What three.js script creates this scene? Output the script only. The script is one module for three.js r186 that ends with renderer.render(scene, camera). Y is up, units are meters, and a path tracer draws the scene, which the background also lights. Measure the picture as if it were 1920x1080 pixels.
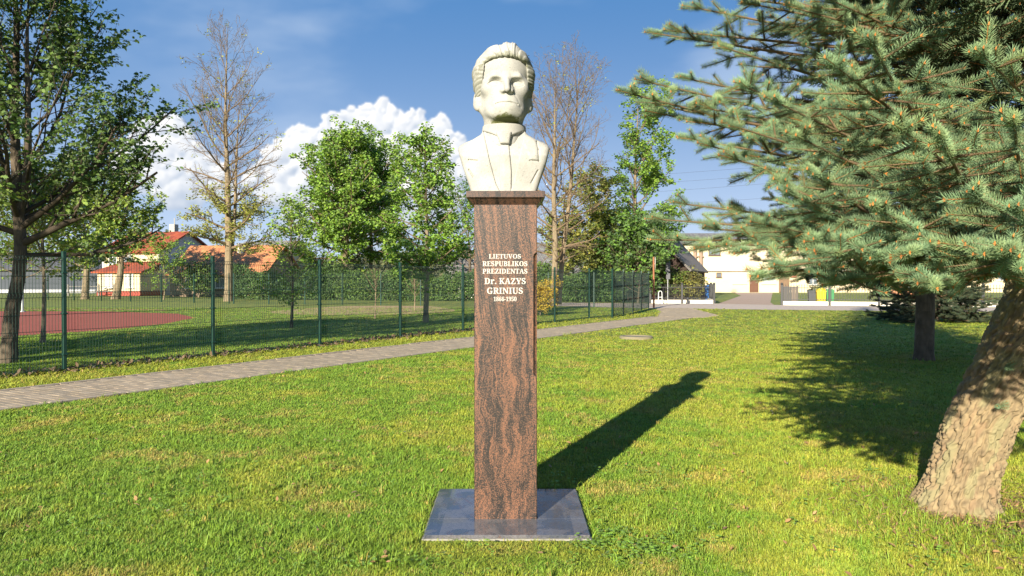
import * as THREE from 'three';
import { mergeGeometries } from 'three/addons/utils/BufferGeometryUtils.js';
import { RoundedBoxGeometry } from 'three/addons/geometries/RoundedBoxGeometry.js';
import { TextGeometry } from 'three/addons/geometries/TextGeometry.js';
import { FontLoader } from 'three/addons/loaders/FontLoader.js';
import { Brush, Evaluator, SUBTRACTION } from 'three-bvh-csg';

// ---------- camera, sun, exposure
const scene = new THREE.Scene();
const EYE = 1.53, FOCAL = 1400, HORIZON = 526;          // metres, pixels of the 1920 x 1080 photograph
const camera = new THREE.PerspectiveCamera(2 * Math.atan(540 / FOCAL) * 180 / Math.PI, 16 / 9, 0.05, 3000);
camera.position.set(0, EYE, 0);
camera.rotation.x = -Math.atan((540 - HORIZON) / FOCAL);
scene.add(camera);
const SUN_DIR = new THREE.Vector3(-0.396 * 0.937, 0.35, 0.918 * 0.937).normalize();
const sun = new THREE.DirectionalLight(new THREE.Color(1.0, 0.9, 0.72), 5.0);
sun.position.copy(SUN_DIR).multiplyScalar(80);
sun.castShadow = true; sun.shadow.radius = 1;
sun.shadow.mapSize.set(4096, 4096);
Object.assign(sun.shadow.camera, { left: -50, right: 50, top: 50, bottom: -50, near: 1, far: 250 });
scene.add(sun, sun.target);
const renderer = new THREE.WebGLRenderer({ antialias: true });
renderer.toneMapping = THREE.LinearToneMapping;
renderer.toneMappingExposure = 2.15;
renderer.shadowMap.enabled = true;

// ---------- helpers
const up3 = new THREE.Vector3(0, 1, 0);
const V = (x, y, z) => new THREE.Vector3(x, y, z);
function rng(seed) {
  let a = seed >>> 0;
  return () => { a = (a + 0x6d2b79f5) | 0; let t = Math.imul(a ^ (a >>> 15), 1 | a); t = (t + Math.imul(t ^ (t >>> 7), 61 | t)) ^ t; return ((t ^ (t >>> 14)) >>> 0) / 4294967296; };
}
const hash3 = (x, y, z) => { let h = Math.imul(x, 374761393) ^ Math.imul(y, 668265263) ^ Math.imul(z, 2147483647 ^ 1013904223); h = Math.imul(h ^ (h >>> 13), 1274126177); return ((h ^ (h >>> 16)) >>> 0) / 4294967296; };
function noise3(x, y, z) {
  const xi = Math.floor(x), yi = Math.floor(y), zi = Math.floor(z);
  let u = x - xi, v = y - yi, w = z - zi;
  u = u * u * (3 - 2 * u); v = v * v * (3 - 2 * v); w = w * w * (3 - 2 * w);
  const l = (a, b, t) => a + (b - a) * t;
  const c = (i, j, k) => hash3(xi + i, yi + j, zi + k);
  return l(l(l(c(0, 0, 0), c(1, 0, 0), u), l(c(0, 1, 0), c(1, 1, 0), u), v), l(l(c(0, 0, 1), c(1, 0, 1), u), l(c(0, 1, 1), c(1, 1, 1), u), v), w);
}
function noise2(x, y, s = 0, per = 0) {
  const xi = Math.floor(x), yi = Math.floor(y);
  let u = x - xi, v = y - yi;
  u = u * u * (3 - 2 * u); v = v * v * (3 - 2 * v);
  const m = per ? (q) => ((q % per) + per) % per : (q) => q;
  const a = hash3(m(xi), m(yi), s), b = hash3(m(xi + 1), m(yi), s), c = hash3(m(xi), m(yi + 1), s), d = hash3(m(xi + 1), m(yi + 1), s);
  return a + (b - a) * u + (c - a) * v + (a - b - c + d) * u * v;
}
function fbm2(x, y, oct = 4, s = 0, per = 0) { let t = 0, a = 0.5, n = 0; for (let i = 0; i < oct; i++) { t += a * noise2(x, y, s + i, per); n += a; x *= 2; y *= 2; per *= 2; a *= 0.5; } return t / n; }
const clamp = (x, a = 0, b = 1) => Math.min(b, Math.max(a, x));
const mix = (a, b, t) => a + (b - a) * t;
const sstep = (a, b, x) => { const t = clamp((x - a) / (b - a)); return t * t * (3 - 2 * t); };
const mix3 = (a, b, t) => [mix(a[0], b[0], t), mix(a[1], b[1], t), mix(a[2], b[2], t)];
const rgb = (c) => new THREE.Color().setRGB(c[0], c[1], c[2]);
const gx = (px, z) => (px - 960) / FOCAL * z;                       // metres right of the axis at distance z
const gz = (py) => FOCAL * EYE / (py - HORIZON);                    // distance of a ground point
const gp = (px, py) => { const z = gz(py); return V(gx(px, z), 0, -z); };
const ht = (py, z) => EYE + (HORIZON - py) / FOCAL * z;

const taken = {};
function numbered(name) { const n = taken[name] = (taken[name] ?? -1) + 1; return n ? name + '_' + String(n).padStart(3, '0') : name; }
function shade(o) { o.castShadow = true; o.receiveShadow = true; return o; }
function thing(name, label, category, pos = [0, 0, 0], turn = 0, group) {
  const o = new THREE.Group(); o.name = numbered(name); o.position.set(...pos); o.rotation.y = turn;
  o.userData = { label, category }; if (group) o.userData.group = group;
  scene.add(o); return o;
}
function part(name, geo, m, parent, label) {
  const o = shade(new THREE.Mesh(geo, m)); o.name = name; if (label) o.userData.label = label;
  parent.add(o); return o;
}
function copyOf(src, label, pos, turn, group) {
  const c = src.clone(); c.name = numbered(src.name.replace(/_\d+$/, '')); c.userData = { ...src.userData, label }; if (group) c.userData.group = group;
  if (pos) c.position.set(...pos); if (turn !== undefined) c.rotation.y = turn; scene.add(c); return c;
}
function structure(name, geo, m) { const o = shade(new THREE.Mesh(geo, m)); o.name = name; o.userData = { kind: 'structure' }; scene.add(o); return o; }
const std = (c, roughness = 0.8, extra = {}) => new THREE.MeshStandardMaterial({ color: rgb(c), roughness, metalness: 0, ...extra });
function box(w, h, d, x = 0, y = 0, z = 0, ry = 0) { const g = new THREE.BoxGeometry(w, h, d); if (ry) g.rotateY(ry); return g.translate(x, y, z); }
function rbox(w, h, d, r, x = 0, y = 0, z = 0, seg = 2) { return new RoundedBoxGeometry(w, h, d, seg, r).translate(x, y, z); }
const merged = (list) => mergeGeometries(list.map((g) => { g = g.index ? g.toNonIndexed() : g; return g; }), false);
function bar(a, b, r, sides = 6, r2 = r) {
  const d = b.clone().sub(a), g = new THREE.CylinderGeometry(r2, r, d.length(), sides, 1, false);
  g.applyQuaternion(new THREE.Quaternion().setFromUnitVectors(V(0, 1, 0), d.normalize())); const m = a.clone().add(b).multiplyScalar(0.5);
  return g.translate(m.x, m.y, m.z);
}
// a data texture from a function of (u, v) that returns linear rgb
function texture(w, h, f, srgb = true) {
  const data = new Uint8Array(w * h * 4), enc = (c) => { c = clamp(c); return 255 * (c <= 0.0031308 ? 12.92 * c : 1.055 * Math.pow(c, 1 / 2.4) - 0.055); };
  for (let j = 0; j < h; j++) for (let i = 0; i < w; i++) { const c = f(i / w, j / h), k = (j * w + i) * 4; for (let q = 0; q < 3; q++) data[k + q] = srgb ? enc(c[q]) : 255 * clamp(c[q]); data[k + 3] = 255; }
  const t = new THREE.DataTexture(data, w, h); t.wrapS = t.wrapT = THREE.RepeatWrapping; t.magFilter = THREE.LinearFilter; t.minFilter = THREE.LinearMipmapLinearFilter; t.generateMipmaps = true;
  if (srgb) t.colorSpace = THREE.SRGBColorSpace; t.needsUpdate = true; return t;
}
// raw triangle buffer with colours
class Tris {
  constructor() { this.p = []; this.n = []; this.c = []; this.i = []; this.uv = []; }
  vert(p, n, c, uv) { this.p.push(p.x, p.y, p.z); this.n.push(n.x, n.y, n.z); if (c) this.c.push(c[0], c[1], c[2]); if (uv) this.uv.push(uv[0], uv[1]); return this.p.length / 3 - 1; }
  geo() {
    const p = this.p, n = this.n, I = this.i;
    for (let k = 0; k < I.length; k += 3) {                            // every face turned the way its normals point
      const a = I[k] * 3, b = I[k + 1] * 3, c = I[k + 2] * 3, ux = p[b] - p[a], uy = p[b + 1] - p[a + 1], uz = p[b + 2] - p[a + 2], vx = p[c] - p[a], vy = p[c + 1] - p[a + 1], vz = p[c + 2] - p[a + 2];
      if ((uy * vz - uz * vy) * (n[a] + n[b] + n[c]) + (uz * vx - ux * vz) * (n[a + 1] + n[b + 1] + n[c + 1]) + (ux * vy - uy * vx) * (n[a + 2] + n[b + 2] + n[c + 2]) < 0) { const t = I[k + 1]; I[k + 1] = I[k + 2]; I[k + 2] = t; }
    }
    const g = new THREE.BufferGeometry();
    g.setAttribute('position', new THREE.Float32BufferAttribute(this.p, 3)); g.setAttribute('normal', new THREE.Float32BufferAttribute(this.n, 3));
    if (this.c.length) g.setAttribute('color', new THREE.Float32BufferAttribute(this.c, 3)); if (this.uv.length) g.setAttribute('uv', new THREE.Float32BufferAttribute(this.uv, 2));
    g.setIndex(this.i); return g;
  }
  // tapered tube along points with radii
  tube(pts, radii, sides, uvScale = 1, bump) {
    let ref = V(0.31, 0.2, 0.93), base = -1, len = 0;
    for (let k = 0; k < pts.length; k++) {
      const d = (pts[Math.min(k + 1, pts.length - 1)]).clone().sub(pts[Math.max(k - 1, 0)]).normalize();
      if (k) len += pts[k].distanceTo(pts[k - 1]);
      const a = ref.clone().sub(d.clone().multiplyScalar(ref.dot(d)));
      if (a.lengthSq() < 1e-4) a.set(d.y, -d.x, 0.01); a.normalize(); ref = a; const b = d.clone().cross(a);
      for (let s = 0; s <= sides; s++) {
        const an = s / sides * Math.PI * 2, n = a.clone().multiplyScalar(Math.cos(an)).addScaledVector(b, Math.sin(an));
        const r = radii[k] + (bump ? bump(s % sides, k, len) : 0), q = pts[k].clone().addScaledVector(n, r), id = this.vert(q, n, null, [s / sides * Math.max(1, Math.round(radii[0] * 6.28 / uvScale)), len / uvScale]);
        if (s === 0) base = id;
        if (k && s) { const o = id - (sides + 1); this.i.push(o - 1, o, id - 1, o, id, id - 1); }
      }
    }
  }
}
// ---------- the sky: blue air, thin streaks and heaped clouds, computed for every direction
{
  const W = 3072, H = 1536, data = new Float32Array(W * H * 4), r = rng(41), DEG = 180 / Math.PI;
  // heaps of cloud as puffs: azimuth (0 = straight ahead, degrees to the right), elevation, radius
  const puffs = [], A = (px) => Math.atan((px - 960) / FOCAL) * DEG, L = (py) => Math.atan((HORIZON - py) / FOCAL) * DEG;
  const put = (px, py, rad) => puffs.push([A(px), L(py), rad / FOCAL * DEG * 0.92]);
  for (const [x, y, q] of [[722, 206, 20], [700, 228, 30], [664, 232, 24], [640, 262, 40], [752, 240, 30], [786, 228, 22], [822, 252, 28], [856, 276, 24], [700, 290, 60], [790, 300, 50], [600, 276, 30], [560, 276, 24], [536, 290, 22], [570, 330, 60], [640, 340, 70], [740, 360, 70], [830, 330, 50], [520, 350, 50], [600, 400, 70], [700, 410, 80], [800, 390, 60], [880, 300, 22], [500, 300, 16],
    [322, 262, 22], [348, 276, 20], [300, 300, 40], [350, 320, 40], [280, 340, 50], [340, 370, 45], [390, 340, 30], [420, 370, 30]]) put(x, y, q);
  for (let k = 0; k < 16; k++) {                                     // the same kind of heaps on round the horizon
    const az = 40 + k * 19 + r() * 8, n = 14 + (r() * 12 | 0), wide = 5 + r() * 7, tall = 4 + r() * 7;
    if (az > 322) continue;
    for (let i = 0; i < n; i++) { const t = r() * 2 - 1, q = 0.8 + r() * 2.4; puffs.push([az + t * wide, 3 + (1 - t * t) * tall * r() + q * 0.3, q]); }
  }
  for (const p of puffs.slice()) { if (p[2] < 0.8) continue; const n = 5 + (p[2] * 2 | 0); for (let i = 0; i < n; i++) { const a = -0.3 + (i + r()) / n * 3.74, q = p[2] * (0.22 + 0.22 * r()); puffs.push([p[0] + Math.cos(a) * p[2] * 0.86, p[1] + Math.sin(a) * p[2] * 0.86, q]); } }
  const cells = new Map();
  for (const p of puffs) for (let a = Math.floor((p[0] - p[2] * 1.6 + 720) / 2); a <= Math.floor((p[0] + p[2] * 1.6 + 720) / 2); a++) { const k = ((a % 180) + 180) % 180; (cells.get(k) ?? cells.set(k, []).get(k)).push(p); }
  const field = (az, el) => {
    const list = cells.get(Math.floor((((az % 360) + 360) % 360) / 2)); if (!list) return [-1, 0, 0];
    const w1 = fbm2(az * 0.75 + 50, el * 0.75, 5, 3) - 0.5, w2 = fbm2(az * 0.75 + 90, el * 0.75 + 30, 5, 9) - 0.5, x = az + w1 * 1.5, y = el + w2 * 1.2;
    let best = -1, sx = 0, sy = 0, tw = 0;
    for (const p of list) {
      let dx = x - p[0]; dx -= 360 * Math.round(dx / 360); const dy = y - p[1], d = 1 - (dx * dx + dy * dy) / (p[2] * p[2]);
      if (d > best) best = d;
      if (d > -0.3) { const k = Math.pow(d + 0.3, 3) / p[2] / p[2]; sx += k * dx / p[2]; sy += k * dy / p[2]; tw += k; }
    }
    return [best, tw ? sx / tw : 0, tw ? sy / tw : 0];
  };
  for (let j = 0; j < H; j++) {
    const el = ((j + 0.5) / H - 0.5) * 180;
    for (let i = 0; i < W; i++) {
      const k = (j * W + i) * 4, phi = ((i + 0.5) / W - 0.5) * 2 * Math.PI, dx = Math.cos(phi), dz = Math.sin(phi);   // direction of this column
      const e = Math.max(el, 0), t = Math.exp(-Math.pow(e / 11, 1.4)), h = Math.exp(-e / 5);
      let c = [mix(0.055, 0.62, t), mix(0.235, 0.79, t), mix(0.57, 1.05, t)];
      c = mix3(c, [0.74, 0.83, 0.92], 0.45 * h);
      if (el > -1 && el < 80) {
        const az = Math.atan2(dx, -dz) * DEG, s = sstep(0.42, 0.8, fbm2(az * 0.055 + el * 0.06 + 20, el * 0.17 - az * 0.03 + 9, 6, 20)) * sstep(2, 10, el) * sstep(60, 30, el);
        c = mix3(c, [0.72, 0.84, 1.0], 0.42 * s);
        if (el < 24) {
          const [d, sx, sy] = field(az, el);
          if (d > -0.25) {
            const m = sstep(-0.12, 0.24, d), haze = sstep(-1, 5.5, el), n = fbm2(az * 1.3, el * 1.5, 4, 31) - 0.5;
            let lit = 0.6 + 0.5 * sy - 0.34 * sx + 0.7 * n; lit *= mix(0.5, 1, sstep(4, 9, el + n * 4));
            const col = mix3([0.5, 0.6, 0.76], [1.28, 1.25, 1.2], clamp(lit, 0, 1));
            c = mix3(c, col, m * mix(0.25, 0.97, haze));
          }
        }
      }
      data[k] = c[0] * 0.46; data[k + 1] = c[1] * 0.46; data[k + 2] = c[2] * 0.46; data[k + 3] = 1;
    }
  }
  const t = new THREE.DataTexture(data, W, H, THREE.RGBAFormat, THREE.FloatType);
  t.mapping = THREE.EquirectangularReflectionMapping; t.magFilter = t.minFilter = THREE.LinearFilter; t.needsUpdate = true;
  scene.background = t; scene.environment = t;
}
// ---------- signed-distance carving
function surfaceNets(f, lo, hi, cell, colour) {
  const n = [0, 1, 2].map((a) => Math.ceil((hi[a] - lo[a]) / cell) + 1), [nx, ny, nz] = n, val = new Float32Array(nx * ny * nz), B = 6;
  for (let bz = 0; bz < nz; bz += B) for (let by = 0; by < ny; by += B) for (let bx = 0; bx < nx; bx += B) {
    const c = f(lo[0] + (bx + B / 2) * cell, lo[1] + (by + B / 2) * cell, lo[2] + (bz + B / 2) * cell), far = Math.abs(c) > cell * B * 1.9;
    for (let z = bz; z < Math.min(bz + B, nz); z++) for (let y = by; y < Math.min(by + B, ny); y++) for (let x = bx; x < Math.min(bx + B, nx); x++)
      val[(z * ny + y) * nx + x] = far ? c : f(lo[0] + x * cell, lo[1] + y * cell, lo[2] + z * cell);
  }
  const id = new Int32Array(nx * ny * nz).fill(-1), P = [], N = [], C = [], I = [], at = (x, y, z) => (z * ny + y) * nx + x;
  const E = [[0, 1], [0, 2], [0, 4], [1, 3], [1, 5], [2, 3], [2, 6], [3, 7], [4, 5], [4, 6], [5, 7], [6, 7]];
  for (let z = 0; z < nz - 1; z++) for (let y = 0; y < ny - 1; y++) for (let x = 0; x < nx - 1; x++) {
    const g = []; let m = 0;
    for (let k = 0; k < 8; k++) { const v = val[at(x + (k & 1), y + ((k >> 1) & 1), z + (k >> 2))]; g.push(v); if (v < 0) m |= 1 << k; }
    if (m === 0 || m === 255) continue;
    let sx = 0, sy = 0, sz = 0, q = 0;
    for (const [a, b] of E) if ((g[a] < 0) !== (g[b] < 0)) {
      const t = g[a] / (g[a] - g[b]); q++;
      sx += (a & 1) + t * ((b & 1) - (a & 1)); sy += ((a >> 1) & 1) + t * (((b >> 1) & 1) - ((a >> 1) & 1)); sz += (a >> 2) + t * ((b >> 2) - (a >> 2));
    }
    const px = lo[0] + (x + sx / q) * cell, py = lo[1] + (y + sy / q) * cell, pz = lo[2] + (z + sz / q) * cell, e = cell * 0.5;
    let ax = f(px + e, py, pz) - f(px - e, py, pz), ay = f(px, py + e, pz) - f(px, py - e, pz), az = f(px, py, pz + e) - f(px, py, pz - e); const l = Math.hypot(ax, ay, az) || 1;
    ax /= l; ay /= l; az /= l;
    id[at(x, y, z)] = P.length / 3; P.push(px, py, pz); N.push(ax, ay, az); C.push(...colour(px, py, pz, ax, ay, az));
  }
  const quad = (a, b, c, d, flip) => { if (a < 0 || b < 0 || c < 0 || d < 0) return; flip ? I.push(a, c, b, a, d, c) : I.push(a, b, c, a, c, d); };
  for (let z = 1; z < nz - 1; z++) for (let y = 1; y < ny - 1; y++) for (let x = 1; x < nx - 1; x++) {
    const v = val[at(x, y, z)] < 0;
    if (v !== (val[at(x + 1, y, z)] < 0)) quad(id[at(x, y - 1, z - 1)], id[at(x, y, z - 1)], id[at(x, y, z)], id[at(x, y - 1, z)], !v);
    if (v !== (val[at(x, y + 1, z)] < 0)) quad(id[at(x - 1, y, z - 1)], id[at(x - 1, y, z)], id[at(x, y, z)], id[at(x, y, z - 1)], !v);
    if (v !== (val[at(x, y, z + 1)] < 0)) quad(id[at(x - 1, y - 1, z)], id[at(x, y - 1, z)], id[at(x, y, z)], id[at(x - 1, y, z)], !v);
  }
  const g = new THREE.BufferGeometry();
  g.setAttribute('position', new THREE.Float32BufferAttribute(P, 3)); g.setAttribute('normal', new THREE.Float32BufferAttribute(N, 3)); g.setAttribute('color', new THREE.Float32BufferAttribute(C, 3)); g.setIndex(I);
  return g;
}
const smin = (a, b, k) => { const h = Math.max(k - Math.abs(a - b), 0) / k; return Math.min(a, b) - h * h * k * 0.25; };
const smax = (a, b, k) => -smin(-a, -b, k);
const ell = (x, y, z, cx, cy, cz, rx, ry, rz) => { x -= cx; y -= cy; z -= cz; const a = Math.hypot(x / rx, y / ry, z / rz), b = Math.hypot(x / rx / rx, y / ry / ry, z / rz / rz); return b < 1e-6 ? -Math.min(rx, ry, rz) : a * (a - 1) / b; };
function cap(x, y, z, ax, ay, az, bx, by, bz, ra, rb) {
  const dx = bx - ax, dy = by - ay, dz = bz - az, t = clamp(((x - ax) * dx + (y - ay) * dy + (z - az) * dz) / (dx * dx + dy * dy + dz * dz));
  return Math.hypot(x - ax - dx * t, y - ay - dy * t, z - az - dz * t) - mix(ra, rb, t);
}
function polySD(x, y, p) {
  let d = 1e9, s = 1;
  for (let i = 0, j = p.length - 1; i < p.length; j = i++) {
    const [ax, ay] = p[i], [bx, by] = p[j], ex = bx - ax, ey = by - ay, wx = x - ax, wy = y - ay, t = clamp((wx * ex + wy * ey) / (ex * ex + ey * ey));
    d = Math.min(d, Math.hypot(wx - ex * t, wy - ey * t));
    const c1 = y >= ay, c2 = y < by, c3 = ex * wy > ey * wx; if ((c1 && c2 && c3) || (!c1 && !c2 && !c3)) s = -s;
  }
  return s * d;
}
const segD = (x, y, a, b) => { const ex = b[0] - a[0], ey = b[1] - a[1], t = clamp(((x - a[0]) * ex + (y - a[1]) * ey) / (ex * ex + ey * ey)); return Math.hypot(x - a[0] - ex * t, y - a[1] - ey * t); };

// ---------- the carved stone bust
const LIPS = [[0, -0.189], [0.018, -0.187], [0.045, -0.189], [0.07, -0.194]], LID_UP = [[0.026, -0.058], [0.048, -0.04], [0.075, -0.036], [0.098, -0.044], [0.116, -0.06]], LID_LOW = [[0.032, -0.066], [0.055, -0.077], [0.08, -0.078], [0.108, -0.066]], FOLD = [[0.046, -0.125], [0.072, -0.16], [0.09, -0.205]];
function headSDF(x, y, z) {
  const ax = Math.abs(x);
  let d = ell(x, y, z, 0, 0.035, -0.05, 0.165, 0.185, 0.205);
  d = smin(d, ell(x, y, z, 0, 0.05, 0.03, 0.146, 0.125, 0.132), 0.05);
  d = smin(d, ell(x, y, z, 0, -0.1, 0.022, 0.14, 0.175, 0.126), 0.05);
  d = smin(d, ell(ax, y, z, 0.102, -0.078, 0.078, 0.048, 0.045, 0.056), 0.05);
  d = smin(d, cap(ax, y, z, 0.142, -0.14, -0.03, 0.064, -0.228, 0.095, 0.052, 0.046), 0.05);
  d = smin(d, ell(x, y, z, 0, -0.228, 0.124, 0.066, 0.048, 0.046), 0.035);
  d = smin(d, ell(x, y, z, 0, -0.16, 0.1, 0.082, 0.07, 0.07), 0.05);
  // brow
  d = smin(d, cap(ax, y, z, 0.02, -0.022, 0.152, 0.075, -0.014, 0.143, 0.018, 0.019), 0.025);
  d = smin(d, cap(ax, y, z, 0.075, -0.014, 0.143, 0.128, -0.034, 0.1, 0.019, 0.016), 0.025);
  // sockets and eyes
  d = smax(d, -ell(ax, y, z, 0.071, -0.048, 0.163, 0.047, 0.023, 0.038), 0.014);
  d = smin(d, ell(ax, y, z, 0.071, -0.058, 0.099, 0.047, 0.024, 0.038), 0.006);
  // nose
  let n = cap(x, y, z, 0, -0.004, 0.154, 0, -0.06, 0.181, 0.015, 0.014);
  n = smin(n, cap(x, y, z, 0, -0.06, 0.181, 0, -0.113, 0.202, 0.014, 0.019), 0.02);
  n = smin(n, cap(ax, y, z, 0.008, -0.02, 0.142, 0.026, -0.104, 0.155, 0.016, 0.02), 0.03);
  n = smin(n, ell(ax, y, z, 0.028, -0.117, 0.17, 0.015, 0.014, 0.024), 0.012);
  d = smin(d, n, 0.016);
  d = smax(d, -ell(ax, y, z, 0.014, -0.136, 0.184, 0.008, 0.009, 0.013), 0.005);
  // mouth
  d = smin(d, cap(ax, y, z, 0, -0.174, 0.16, 0.07, -0.189, 0.128, 0.009, 0.004), 0.03);
  d = smin(d, ell(x, y, z, 0, -0.205, 0.146, 0.05, 0.013, 0.02), 0.03);
  if (z > 0.05) {                                                      // lines cut into the front of the face
    const cut = (p, w) => { let m = 1; for (let k = 0; k + 1 < p.length; k++) m = Math.min(m, segD(ax, y, p[k], p[k + 1])); return 1 - sstep(0, w, m); };
    d += 0.007 * cut(LIPS, 0.0065) + 0.005 * cut(LID_UP, 0.006) + 0.0035 * cut(LID_LOW, 0.006) + 0.002 * cut(FOLD, 0.014);
  }
  d = smax(d, -ell(ax, y, z, 0.175, -0.18, 0.06, 0.03, 0.055, 0.05), 0.05);
  // ears
  const ey = y + 0.118, ez = z + 0.03 + ey * 0.25;
  let e = ell(ax, ey, ez, 0.172 + ez * -0.25, 0, 0, 0.022, 0.07, 0.042);
  e = smax(e, -ell(ax, ey, ez, 0.198, 0.008, 0.008, 0.016, 0.045, 0.024), 0.012);
  d = smin(d, e, 0.016);
  // neck
  d = smin(d, cap(x, y, z, 0, -0.15, -0.045, 0, -0.42, -0.07, 0.124, 0.13), 0.05);
  d = smin(d, cap(ax, y, z, 0.1, -0.16, -0.03, 0.035, -0.4, 0.03, 0.034, 0.03), 0.04);
  return d;
}
function hairSDF(x, y, z) {
  const ax = Math.abs(x);
  let d = ell(x, y, z, 0, 0.045, -0.058, 0.187, 0.2, 0.226);
  d = smin(d, ell(x, y, z, 0, 0.075, 0.0, 0.166, 0.156, 0.172), 0.05);
  d = smin(d, cap(x, y, z, -0.05, 0.135, 0.11, 0.03, 0.152, 0.118, 0.03, 0.038), 0.07);
  d = smin(d, cap(x, y, z, 0.03, 0.152, 0.118, 0.09, 0.122, 0.1, 0.038, 0.028), 0.07);
  d = smin(d, cap(ax, y, z, 0.14, 0.04, 0.02, 0.15, -0.085, -0.012, 0.04, 0.028), 0.09);
  d = smin(d, ell(x, y, z, 0, -0.07, -0.14, 0.165, 0.15, 0.11), 0.05);
  // locks of hair swept back from a parting above the brow
  const w = fbm2(x * 8 + 3, z * 5 + y * 5, 2, 5), th = Math.atan2(x - 0.0, y + 0.06);
  const s = th * 6 + 1.7 * w + z * 8 * Math.sign(x) * sstep(0, 0.08, ax) + (z - 0.1) * 4 * (1 - sstep(0, 0.08, ax));
  const r1 = Math.abs(Math.sin(s * 1.5)), r2 = Math.abs(Math.sin(s * 4.3 + 4 * w));
  d += (0.005 + 0.004 * sstep(0.05, 0.14, y)) * (0.66 - r1) + 0.005 * (0.6 - r2) * (0.4 + 1.2 * w);
  const hl = 0.112 - 1.3 * x * x - 0.006 * Math.abs(Math.sin(s * 2.1)) ;
  const open = Math.max(ax - 0.142 + 0.12 * Math.max(0, y) - 0.05 * Math.max(0, -y - 0.03), y - hl, 0.04 - z);
  d = smax(d, -open, 0.012);
  return Math.max(d, -(y + 0.105 + 0.5 * Math.max(0, -z)));
}
const HC = [-0.014, 0.735, 0.0], YAW = 0.12, PITCH = 0.085;
const toHead = (x, y, z) => {
  x -= HC[0]; y -= HC[1]; z -= HC[2];
  const cy = Math.cos(YAW), sy = Math.sin(YAW), x1 = x * cy - z * sy, z1 = x * sy + z * cy, cp = Math.cos(PITCH), sp = Math.sin(PITCH);
  return [x1, y * cp + z1 * -sp * 1, y * sp + z1 * cp];
};
const OUT = [[-0.21, -0.03], [-0.245, 0.08], [-0.286, 0.2], [-0.31, 0.29], [-0.303, 0.315], [-0.27, 0.335], [-0.215, 0.358], [-0.165, 0.39], [-0.14, 0.43], [0.115, 0.43], [0.142, 0.39], [0.196, 0.358], [0.25, 0.336], [0.276, 0.318], [0.284, 0.295], [0.262, 0.2], [0.22, 0.08], [0.186, -0.03]];
const zFront = (x, y) => 0.125 - 0.55 * (x + 0.012) * (x + 0.012) + 0.05 * Math.min(y, 0.2) - 0.55 * Math.max(0, y - 0.24) ;
function torsoSDF(x, y, z, off) {
  let d = polySD(x, y, OUT) + (off < 0 ? 0.012 : 0);
  d = smax(d, z - (zFront(x, y) + off), 0.035);
  return smax(d, -0.13 + 0.5 * x * x + 0.35 * Math.max(0, y - 0.25) - z, 0.03);
}
const VEE = [[-0.155, 0.46], [-0.137, 0.375], [-0.1, 0.2], [-0.062, 0.06], [-0.02, -0.02], [0.02, -0.02], [0.046, 0.06], [0.082, 0.22], [0.108, 0.355], [0.125, 0.46]];
const GROOVES = [[[-0.236, 0.212], [-0.181, 0.204]], [[-0.236, 0.15], [-0.208, 0.105]], [[0.2, 0.34], [0.21, 0.285]], [[0.21, 0.285], [0.212, 0.204]], [[0.212, 0.204], [0.154, 0.206]], [[0.206, 0.145], [0.164, 0.066]]];
function jacketSDF(x, y, z) {
  const ow = 0.005 * sstep(0, 0.02, polySD(x, y, [[0.212, 0.2], [0.154, 0.204], [0.09, 0.36], [0.2, 0.36]]) * -1);
  let d = torsoSDF(x, y, z, 0.012 + ow);
  if (z > 0) for (const [a, b] of GROOVES) d += 0.012 * (1 - sstep(0, 0.0075, segD(x, y, a, b)));
  const v = polySD(x, y, VEE);
  d = smax(d, Math.max(-v, 0) > 0 && z > 0.0 ? -Math.max(v, zFront(x, y) - 0.05 - z) : Math.min(-v, 0.2) * (z > 0 ? 1 : 0) - (z > 0 ? 0 : 0.2), 0.01);
  return d;
}
const shirtSDF = (x, y, z) => Math.max(torsoSDF(x, y, z, 0.0 - 0.002 * 0), polySD(x, y, VEE) - 0.03, 0.02 - z);
const KNOT = [[-0.06, 0.388], [0.034, 0.388], [0.02, 0.318], [-0.032, 0.318]], TIE = [[-0.03, 0.322], [0.018, 0.322], [0.036, 0.13], [0.033, 0.0], [-0.028, 0.0], [-0.04, 0.13]];
function tieSDF(x, y, z) {
  const zf = zFront(x, y), zf2 = zFront(x, Math.min(y, 0.29)) ;
  let a = smax(polySD(x, y, TIE) - 0.002, z - zf - 0.016 + 0.6 * Math.abs(x + 0.008) * 0.15, 0.01), b = smax(polySD(x, y, KNOT) - 0.004, z - zf2 - 0.03 + 4 * (x + 0.01) * (x + 0.01), 0.014);
  return Math.max(Math.min(a, b), zf - 0.06 - z);
}
function collarSDF(x, y, z) {
  const cx = -0.012, r = Math.hypot((x - cx) / 1.0, (z + 0.03) / 1.02), flare = (0.44 - y) * 0.12;
  const bot = z > 0 ? 0.345 + 0.5 * Math.abs(x - cx) : 0.385;
  return smax(Math.abs(r - 0.13 - flare) - 0.012, Math.max(y - 0.455 + 0.05 * z, (bot - y) * 0.9), 0.01);
}
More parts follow.
